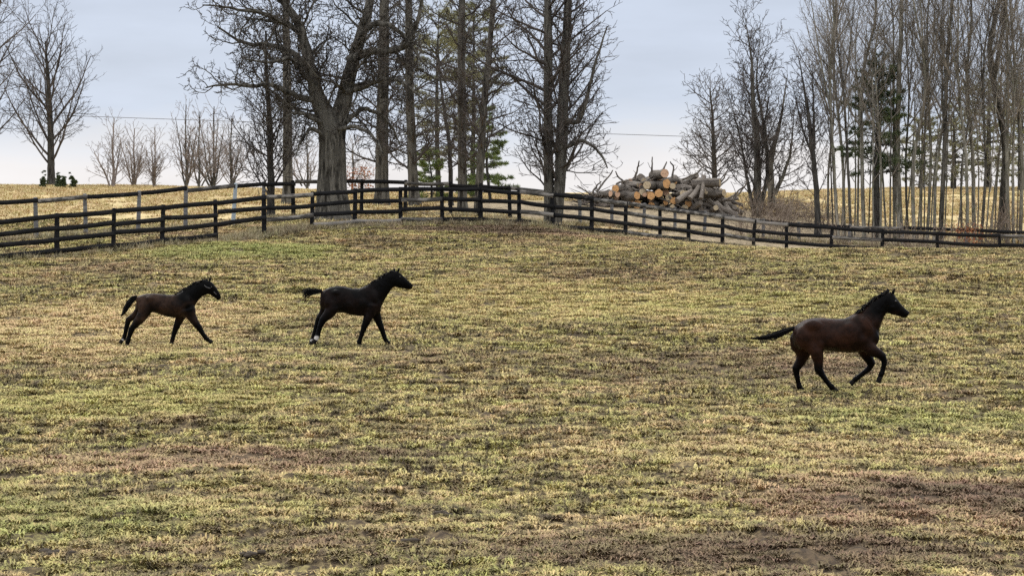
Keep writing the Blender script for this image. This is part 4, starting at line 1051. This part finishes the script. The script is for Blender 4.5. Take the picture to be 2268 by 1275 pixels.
class Horse:
    def __init__(s, x0, y0, sc, Y, ox, oy, yaw=0.0):
        s.x0, s.y0, s.sc, s.Y, s.yaw = x0, y0, sc, Y, yaw
        s.o = s.world(ox, oy, 0); s.bm = bmesh.new(); s.m = Y / F / sc; s.ox = ox
    def world(s, x, y, off): 
        p = W(s.x0 + x / s.sc, s.y0 + y / s.sc, s.Y); return p
    def pt(s, x, y, off=0.0):
        p = s.world(x, y, 0) - s.o; p.y += off + s.yaw * p.x; return p
    def skin(s, rings):
        bm = s.bm; rv = [[bm.verts.new(p) for p in ring] for ring in rings]; n = len(rv[0])
        for a, b in zip(rv, rv[1:]):
            for j in range(n): bm.faces.new((a[j], a[(j + 1) % n], b[(j + 1) % n], b[j]))
        bm.faces.new(rv[0][::-1]); bm.faces.new(rv[-1])
    def body(s, secs, off=0.0, n=44, flat=1.0):
        """sections given by the top and the bottom point of the outline and the half breadth"""
        rings = []
        for (tx, ty, bx, by, w) in secs:
            T, B = s.pt(tx, ty, off), s.pt(bx, by, off); c, h = (T + B) / 2, (T - B) / 2
            ring = []
            for j in range(n):
                a = j / n * 6.28318; ca, sa = math.cos(a), math.sin(a)
                q = c + h * (math.copysign(abs(ca) ** .92, ca)) + Vector((0, w * math.copysign(abs(sa) ** .92, sa), 0)); ring.append(q)
            rings.append(ring)
        s.skin(rings)
    def leg(s, path, off, wide=.82, n=20):
        (xa, ya, ra), (xb, yb, rb) = path[0], path[1]
        ux, uy = nrm(xa - xb, ya - yb, 0)[:2]
        path = [(xa + ux * ra * .75, ya + uy * ra * .75, ra * .35), (xa + ux * ra * .4, ya + uy * ra * .4, ra * .75)] + list(path)   # rounded head of the limb, sunk in the trunk
        P = [s.pt(x, y, off * (.25, .36, .50, .74, 1.0)[min(i, 4)]) for i, (x, y, r) in enumerate(path)]; rings = []
        for i, (x, y, r) in enumerate(path):
            t = (P[min(i + 1, len(P) - 1)] - P[max(i - 1, 0)]); t.y = 0; t.normalize(); nrml = Vector((t.z, 0, -t.x)); rr = r * s.m * (1.12 if r < 60 else 1.03)
            w = rr * wide if r > 30 else rr * .92
            w = min(w, .14 if s.m > .0019 else .09)
            rings.append([P[i] + nrml * rr * math.cos(j / n * 6.28318) + Vector((0, w * math.sin(j / n * 6.28318), 0)) for j in range(n)])
        s.skin(rings)
    def ball(s, x, y, off, rx, ry, rz):
        mt = Matrix.Translation(s.pt(x, y, off)) @ Matrix.Diagonal((rx, ry, rz, 1)); bmesh.ops.create_icosphere(s.bm, subdivisions=3, radius=1, matrix=mt)
    def finish(s, name, label, mat, voxel, points, socks, yleg, xhead):
        root = empty(name, s.o - Vector((0, 0, .015))); tag(root, label, 'horse')
        me = bpy.data.meshes.new('raw'); bmesh.ops.recalc_face_normals(s.bm, faces=s.bm.faces[:]); s.bm.to_mesh(me); s.bm.free()
        ob = bpy.data.objects.new('raw', me); COL.objects.link(ob)
        md = ob.modifiers.new('r', 'REMESH'); md.mode = 'VOXEL'; md.voxel_size = voxel
        dg = bpy.context.evaluated_depsgraph_get(); dg.update()
        bmesh_final = bpy.data.meshes.new_from_object(ob.evaluated_get(dg)); bpy.data.objects.remove(ob)
        bmesh_final.name = 'body'; bmesh_final.polygons.foreach_set('use_smooth', [True] * len(bmesh_final.polygons))
        n = len(bmesh_final.vertices); co = np.empty(n * 3, np.float32); bmesh_final.vertices.foreach_get('co', co); co = co.reshape(-1, 3)
        ed = np.empty(len(bmesh_final.edges) * 2, np.int32); bmesh_final.edges.foreach_get('vertices', ed); ed = ed.reshape(-1, 2)
        deg = np.bincount(ed.ravel(), minlength=n).astype(np.float32)[:, None]
        zl, xh = s.pt(s.ox, yleg).z, s.pt(xhead, yleg).x
        soft = np.clip((co[:, 2] - zl) / .12, 0, 1) * np.clip((xh - co[:, 0]) / .12, 0, 1)       # the trunk is smoothed more than legs and head
        for it in range(30):
            acc = np.zeros_like(co)
            for k in range(3):
                acc[:, k] = np.bincount(ed[:, 0], co[ed[:, 1], k], n) + np.bincount(ed[:, 1], co[ed[:, 0], k], n)
            w = (.5 if it < 5 else .5 * soft[:, None])
            co = co + (acc / deg - co) * w
        co = np.ascontiguousarray(co, np.float32); bmesh_final.vertices.foreach_set('co', co.ravel()); bmesh_final.update()
        for nm, lst in (('points', points), ('sock', socks)):
            f = np.zeros(n, np.float32)
            for (x, y, r, soft) in lst:
                c = s.pt(x, y); d = np.hypot(co[:, 0] - c.x, co[:, 2] - c.z) / s.m
                f = np.maximum(f, np.clip((r + soft - d) / max(soft, 1), 0, 1))
            at = bmesh_final.attributes.new(nm, 'FLOAT', 'POINT'); at.data.foreach_set('value', f)
        bmesh_final.materials.clear()
        link('body', bmesh_final, mat, root); s.root = root; return root
    def hoof(s, x0, y0, x1, y1, r0, r1, off):
        """from the coronet to the middle of the sole; the sole is wider and cut slanting"""
        a, b = s.pt(x0, y0, off), s.pt(x1, y1, off); d = (b - a).normalized(); nr = Vector((d.z, 0, -d.x)); bm = bmesh.new(); n = 14; rv = []
        for t, r in ((0, r0), (.12, r0 * 1.1), (.92, r1), (1.0, r1 * .96)):
            c = a.lerp(b, t); rv.append([bm.verts.new(c + nr * r * s.m * math.cos(j / n * 6.283) + Vector((0, r * s.m * .88 * math.sin(j / n * 6.283), 0))) for j in range(n)])
        for p, q in zip(rv, rv[1:]):
            for j in range(n): bm.faces.new((p[j], p[(j + 1) % n], q[(j + 1) % n], q[j]))
        bm.faces.new(rv[0][::-1]); bm.faces.new(rv[-1]); bmesh.ops.recalc_face_normals(bm, faces=bm.faces[:])
        me = bpy.data.meshes.new('hoof'); bm.to_mesh(me); bm.free(); me.polygons.foreach_set('use_smooth', [True] * len(me.polygons)); link('hoof', me, M['hoof'], s.root)
    def ear(s, x0, y0, x1, y1, w, off, mat):
        a, b = s.pt(x0, y0, off), s.pt(x1, y1, off * 1.25); d = b - a; nr = Vector((d.z, 0, -d.x)).normalized(); bm = bmesh.new(); n = 10; rv = []
        for t, r in ((0, .75), (.3, 1.0), (.6, .82), (.85, .42), (1.0, .06)):
            c = a + d * t; rv.append([bm.verts.new(c + nr * r * w * s.m * math.cos(j / n * 6.283) + Vector((0, r * w * s.m * .6 * math.sin(j / n * 6.283), 0))) for j in range(n)])
        for p, q in zip(rv, rv[1:]):
            for j in range(n): bm.faces.new((p[j], p[(j + 1) % n], q[(j + 1) % n], q[j]))
        bm.faces.new(rv[0][::-1]); bm.faces.new(rv[-1]); bmesh.ops.recalc_face_normals(bm, faces=bm.faces[:])
        me = bpy.data.meshes.new('ear'); bm.to_mesh(me); bm.free(); me.polygons.foreach_set('use_smooth', [True] * len(me.polygons)); link('ear', me, M['hair'], s.root)
    def eye(s, x, y, off, r):
        for sg in (-1, 1):
            bm = bmesh.new(); bmesh.ops.create_uvsphere(bm, u_segments=12, v_segments=8, radius=r, matrix=Matrix.Translation(s.pt(x, y, sg * off)))
            me = bpy.data.meshes.new('eye'); bm.to_mesh(me); bm.free(); me.polygons.foreach_set('use_smooth', [True] * len(me.polygons)); link('eye', me, M['eye'], s.root)
    def hair(s, name, roots, seed, n, ln, flow, spread, r):
        """strands rooted along a line of (x, y) and blown along flow (in outline units)"""
        rng = random.Random(seed); lines = []
        for _ in range(n):
            f = rng.random() * (len(roots) - 1); k = min(int(f), len(roots) - 2); t = f - k
            x = roots[k][0] + (roots[k + 1][0] - roots[k][0]) * t; y = roots[k][1] + (roots[k + 1][1] - roots[k][1]) * t
            L = ln * rng.uniform(.6, 1.2); sg = rng.gauss(-.3, .7); pts = []
            fx, fy = flow[0] + rng.gauss(0, spread), flow[1] + rng.gauss(0, spread)
            for i in range(5):
                u = i / 4; pts.append(tuple(s.pt(x + fx * L * u, y + 8 + fy * L * u + .55 * L * u * u, sg * (.012 + .05 * u))))
            lines.append((pts, [r, r, r * .85, r * .6, r * .15]))
        link(name, tubes(name, lines, 4), M['hair'], s.root)
    def tail(s, path, seed, n, r):
        """path of (x, y, half breadth)"""
        rng = random.Random(seed); lines = []
        for q in range(n):
            a, b = max(-1, min(1, rng.gauss(0, .5))), max(-1, min(1, rng.gauss(0, .5))); end = rng.uniform(.5, 1.0) if q > 6 else 1.0; wv = rng.uniform(0, 6.28); wa = rng.uniform(0, .35); pts = []; K = 9
            for i in range(K):
                f = min(i / (K - 1) * end * (len(path) - 1), len(path) - 1.001); k = int(f); t = f - k
                x, y, w = [path[k][c] + (path[k + 1][c] - path[k][c]) * t for c in range(3)]
                wob = wa * w * math.sin(wv + i * .9) * i / K; pts.append(tuple(s.pt(x + a * w * .35, y + a * w + wob, b * w * s.m * .8)))
            lines.append((pts, [r * 1.5, r * 1.5, r * 1.4, r * 1.3, r * 1.2, r, r * .85, r * .6, r * .2]))
        link('tail', tubes('tail', lines, 4), M['hair'], s.root)

# --- bay mare cantering, right
H = Horse(1640, 610, 4.3975, 52.6, 900, 1120)
H.body([(519, 500, 503, 585, .09), (556, 462, 520, 680, .19), (640, 418, 610, 735, .255), (730, 404, 735, 728, .275), (830, 406, 830, 722, .285), (930, 415, 930, 736, .295), (1020, 410, 1030, 743, .285),
        (1100, 368, 1120, 742, .26), (1170, 350, 1200, 730, .235), (1250, 370, 1280, 695, .20), (1318, 470, 1332, 645, .13), (1345, 530, 1345, 590, .06)])
H.body([(1120, 400, 1290, 680, .18), (1180, 335, 1345, 545, .145), (1260, 258, 1378, 450, .108), (1340, 196, 1398, 395, .09), (1415, 152, 1418, 365, .082), (1465, 155, 1440, 350, .07)])
H.body([(1420, 150, 1415, 340, .06), (1485, 165, 1445, 362, .094), (1522, 215, 1482, 374, .098), (1560, 265, 1530, 385, .078), (1598, 308, 1570, 398, .06), (1632, 335, 1598, 404, .056), (1648, 357, 1622, 397, .036)])
for sg in (-1, 1):
    H.ball(1205, 500, sg * .155, .15, .11, .25); H.ball(1170, 610, sg * .17, .16, .10, .13); H.ball(1300, 600, sg * .09, .10, .09, .14); H.ball(1060, 560, sg * .20, .22, .11, .24)
    H.ball(700, 480, sg * .17, .20, .12, .13); H.ball(610, 590, sg * .16, .17, .14, .24); H.ball(770, 640, sg * .18, .12, .10, .15); H.ball(900, 590, sg * .21, .24, .11, .22); H.ball(1300, 440, sg * .09, .11, .05, .16)
H.ball(1478, 300, -.06, .07, .05, .07)
H.leg([(660, 570, 130), (690, 650, 105), (735, 735, 68), (750, 825, 44), (752, 905, 39), (792, 962, 27), (845, 1035, 22), (880, 1072, 27), (902, 1096, 23)], -.17, .85)
H.leg([(600, 600, 118), (598, 700, 98), (622, 770, 68), (592, 840, 45), (549, 903, 37), (556, 962, 26), (572, 1040, 22), (581, 1078, 27), (598, 1098, 23)], .17, .85)
H.leg([(1210, 570, 95), (1220, 670, 74), (1288, 724, 52), (1374, 774, 37), (1393, 830, 26), (1379, 900, 21), (1363, 946, 26), (1350, 974, 22)], -.15, .85)
H.leg([(1190, 600, 90), (1195, 700, 68), (1242, 780, 48), (1288, 858, 37), (1260, 905, 27), (1190, 960, 22), (1132, 1004, 26), (1110, 1026, 22)], .15, .85)
H.finish('horse', 'adult bay horse cantering to the right, the largest of the three', M['bay'], .0125,
         [(1330, 300, 60, 110), (1420, 260, 80, 90), (1520, 260, 60, 50), (1600, 360, 55, 40), (752, 940, 60, 110), (830, 1030, 80, 50), (560, 960, 60, 110), (575, 1060, 80, 50), (1390, 850, 80, 70), (1370, 930, 60, 50), (1260, 890, 75, 70), (1150, 990, 90, 50), (1340, 560, 20, 90)], [], 790, 1400)
H.hoof(898, 1090, 930, 1121, 23, 29, -.17); H.hoof(594, 1092, 612, 1122, 23, 29, .17); H.hoof(1352, 968, 1330, 1028, 22, 27, -.15); H.hoof(1114, 1022, 1080, 1056, 22, 27, .15)
H.ear(1442, 165, 1436, 116, 15, .055, None); H.ear(1480, 168, 1496, 118, 15, -.055, None); H.eye(1505, 240, .088, .022)
H.hair('mane', [(1440, 135), (1390, 160), (1330, 196), (1260, 250), (1200, 305), (1150, 350)], 3, 190, 62, (-.75, -.1), .22, .008)
H.hair('forelock', [(1460, 145), (1490, 165)], 4, 26, 40, (.3, .4), .25, .006)
H.tail([(530, 500, 14), (470, 522, 20), (400, 552, 27), (330, 578, 32), (250, 596, 28), (170, 604, 18), (85, 606, 8)], 5, 170, .0042)

# --- black-brown foal, middle
FY = 60.6
H = Horse(640, 560, 5.3133, FY, 640, 1095, .06)
H.body([(385, 440, 366, 520, .05), (415, 425, 372, 620, .10), (480, 395, 440, 690, .165), (570, 379, 560, 700, .18), (650, 386, 640, 695, .18), (730, 408, 730, 722, .185), (820, 412, 820, 735, .18), (890, 385, 910, 735, .165),
        (960, 350, 990, 735, .15), (1030, 400, 1055, 715, .12), (1075, 520, 1085, 665, .075)])
H.body([(880, 395, 1060, 690, .115), (950, 352, 1105, 590, .095), (1040, 300, 1160, 490, .075), (1130, 243, 1200, 425, .064), (1205, 205, 1225, 400, .058), (1255, 205, 1250, 385, .05)])
H.body([(1215, 205, 1218, 385, .045), (1275, 205, 1245, 392, .066), (1320, 238, 1290, 405, .068), (1365, 285, 1340, 412, .054), (1410, 325, 1385, 420, .044), (1442, 350, 1420, 424, .04), (1460, 378, 1445, 415, .025)])
for sg in (-1, 1):
    H.ball(1000, 520, sg * .105, .09, .065, .17); H.ball(960, 640, sg * .105, .10, .06, .08); H.ball(860, 580, sg * .13, .14, .065, .16); H.ball(560, 460, sg * .115, .13, .07, .08)
    H.ball(470, 570, sg * .11, .10, .085, .17); H.ball(610, 620, sg * .115, .075, .06, .09); H.ball(720, 590, sg * .135, .15, .065, .13)
H.leg([(500, 570, 105), (520, 640, 82), (470, 710, 58), (405, 775, 40), (372, 850, 29), (352, 920, 25), (340, 975, 29), (318, 1010, 24)], -.10, .85)
H.leg([(440, 590, 85), (430, 660, 66), (395, 720, 48), (350, 770, 36), (322, 850, 26), (298, 930, 23), (278, 1010, 27), (262, 1040, 22)], .10, .85)
H.leg([(970, 600, 85), (955, 700, 62), (920, 780, 44), (888, 860, 34), (862, 930, 26), (840, 1000, 24), (828, 1040, 27), (830, 1062, 23)], -.09, .85)
H.leg([(1010, 620, 75), (1022, 720, 50), (1052, 800, 38), (1085, 880, 32), (1108, 950, 25), (1128, 1010, 24), (1145, 1040, 26), (1170, 1056, 21)], .09, .85)
H.finish('horse', 'black-brown foal with white hind socks, the middle of the three', M['black_brown'], .0095,
         [(1150, 330, 120, 120), (1330, 300, 100, 60), (380, 820, 60, 80), (330, 900, 60, 60), (880, 880, 60, 100), (835, 1010, 70, 40), (1090, 900, 60, 90), (1140, 1030, 60, 40), (560, 400, 20, 90), (800, 430, 20, 80)], [(330, 992, 24, 14), (268, 1032, 20, 12)], 760, 1200)
H.hoof(322, 1006, 286, 1050, 24, 28, -.10); H.hoof(264, 1040, 240, 1098, 22, 26, .10); H.hoof(829, 1056, 842, 1094, 24, 29, -.09); H.hoof(1164, 1050, 1205, 1076, 21, 26, .09)
H.ear(1242, 212, 1232, 172, 13, .04, None); H.ear(1282, 214, 1302, 166, 14, -.04, None); H.eye(1305, 272, .062, .017)
H.hair('mane', [(1225, 190), (1150, 225), (1080, 268), (1000, 318), (920, 368)], 13, 150, 34, (-.5, -.35), .35, .007)
H.tail([(395, 440, 14), (330, 440, 24), (270, 447, 32), (215, 458, 46), (178, 482, 58), (160, 515, 60)], 15, 130, .0055)

# --- seal-brown foal, left
H = Horse(240, 560, 5.3133, FY, 560, 1090, .06)
H.body([(330, 508, 330, 570, .05), (365, 492, 335, 650, .10), (430, 474, 410, 690, .16), (520, 464, 520, 690, .175), (600, 472, 590, 708, .18), (680, 482, 670, 738, .185), (760, 484, 770, 755, .18), (820, 465, 850, 755, .165),
        (890, 425, 925, 745, .145), (960, 460, 980, 725, .115), (1003, 560, 1005, 680, .07)])
H.body([(800, 470, 980, 700, .11), (870, 432, 1025, 600, .09), (940, 395, 1070, 535, .074), (1010, 352, 1110, 500, .064), (1090, 318, 1150, 485, .06), (1150, 312, 1180, 470, .052)])
H.body([(1110, 315, 1140, 470, .045), (1180, 318, 1160, 478, .064), (1225, 345, 1185, 478, .066), (1262, 395, 1215, 500, .054), (1295, 445, 1250, 525, .044), (1315, 485, 1275, 545, .04), (1326, 515, 1298, 548, .025)])
for sg in (-1, 1):
    H.ball(935, 580, sg * .105, .09, .065, .16); H.ball(890, 680, sg * .105, .10, .06, .07); H.ball(800, 620, sg * .13, .14, .065, .14); H.ball(500, 530, sg * .115, .13, .07, .07)
    H.ball(430, 620, sg * .11, .10, .085, .14); H.ball(555, 640, sg * .115, .075, .06, .07); H.ball(660, 620, sg * .135, .15, .065, .12)
H.leg([(440, 610, 95), (430, 690, 74), (385, 760, 54), (330, 825, 40), (285, 880, 33), (258, 960, 25), (238, 1030, 27), (230, 1058, 23)], -.10, .85)
H.leg([(400, 620, 85), (360, 690, 62), (300, 738, 42), (232, 778, 33), (212, 860, 25), (192, 950, 22), (176, 1002, 25), (160, 1022, 20)], .10, .85)
H.leg([(900, 650, 80), (850, 730, 55), (815, 810, 40), (782, 890, 31), (762, 960, 24), (746, 1020, 25), (740, 1042, 22)], .09, .85)
H.leg([(950, 660, 78), (980, 740, 52), (1025, 810, 40), (1078, 882, 32), (1112, 940, 25), (1150, 995, 26), (1185, 1022, 21)], -.09, .85)
H.finish('horse', 'seal-brown foal with curved tail trotting at the left', M['seal'], .0095,
         [(1030, 440, 90, 100), (1180, 400, 110, 60), (1270, 490, 60, 40), (290, 900, 60, 120), (240, 1010, 70, 50), (215, 880, 60, 80), (770, 930, 70, 110), (1090, 900, 70, 110), (1150, 990, 60, 40), (900, 480, 60, 100), (720, 760, 30, 80), (520, 700, 20, 100), (960, 640, 40, 70)], [(162, 1024, 18, 10)], 770, 1110)
H.hoof(232, 1052, 228, 1092, 23, 28, -.10); H.hoof(164, 1018, 132, 1052, 20, 24, .10); H.hoof(741, 1036, 734, 1066, 22, 27, .09); H.hoof(1180, 1018, 1225, 1048, 21, 26, -.09)
H.ear(1160, 325, 1150, 292, 12, .04, None); H.ear(1190, 325, 1200, 276, 14, -.04, None); H.eye(1212, 392, .060, .017)
H.hair('mane', [(1150, 300), (1080, 318), (1010, 346), (940, 392), (860, 438), (790, 470)], 23, 170, 40, (-.6, -.35), .35, .007)
H.tail([(340, 508, 14), (290, 530, 26), (240, 590, 36), (205, 650, 34), (175, 700, 24), (146, 748, 6)], 25, 90, .008)
# pale halter straps on the left foal's head
def strap(pts, r):
    P = [tuple(H.pt(x, y, off)) for x, y, off in pts]; link('halter_strap', tubes('halter_strap', [(P, [r] * len(P))], 6), M['halter'], H.root)
strap([(1128, 372, -.062), (1145, 388, -.068), (1170, 402, -.072), (1200, 408, -.072)], .012)
strap([(1240, 445, -.060), (1250, 462, -.058), (1270, 480, -.055)], .010)
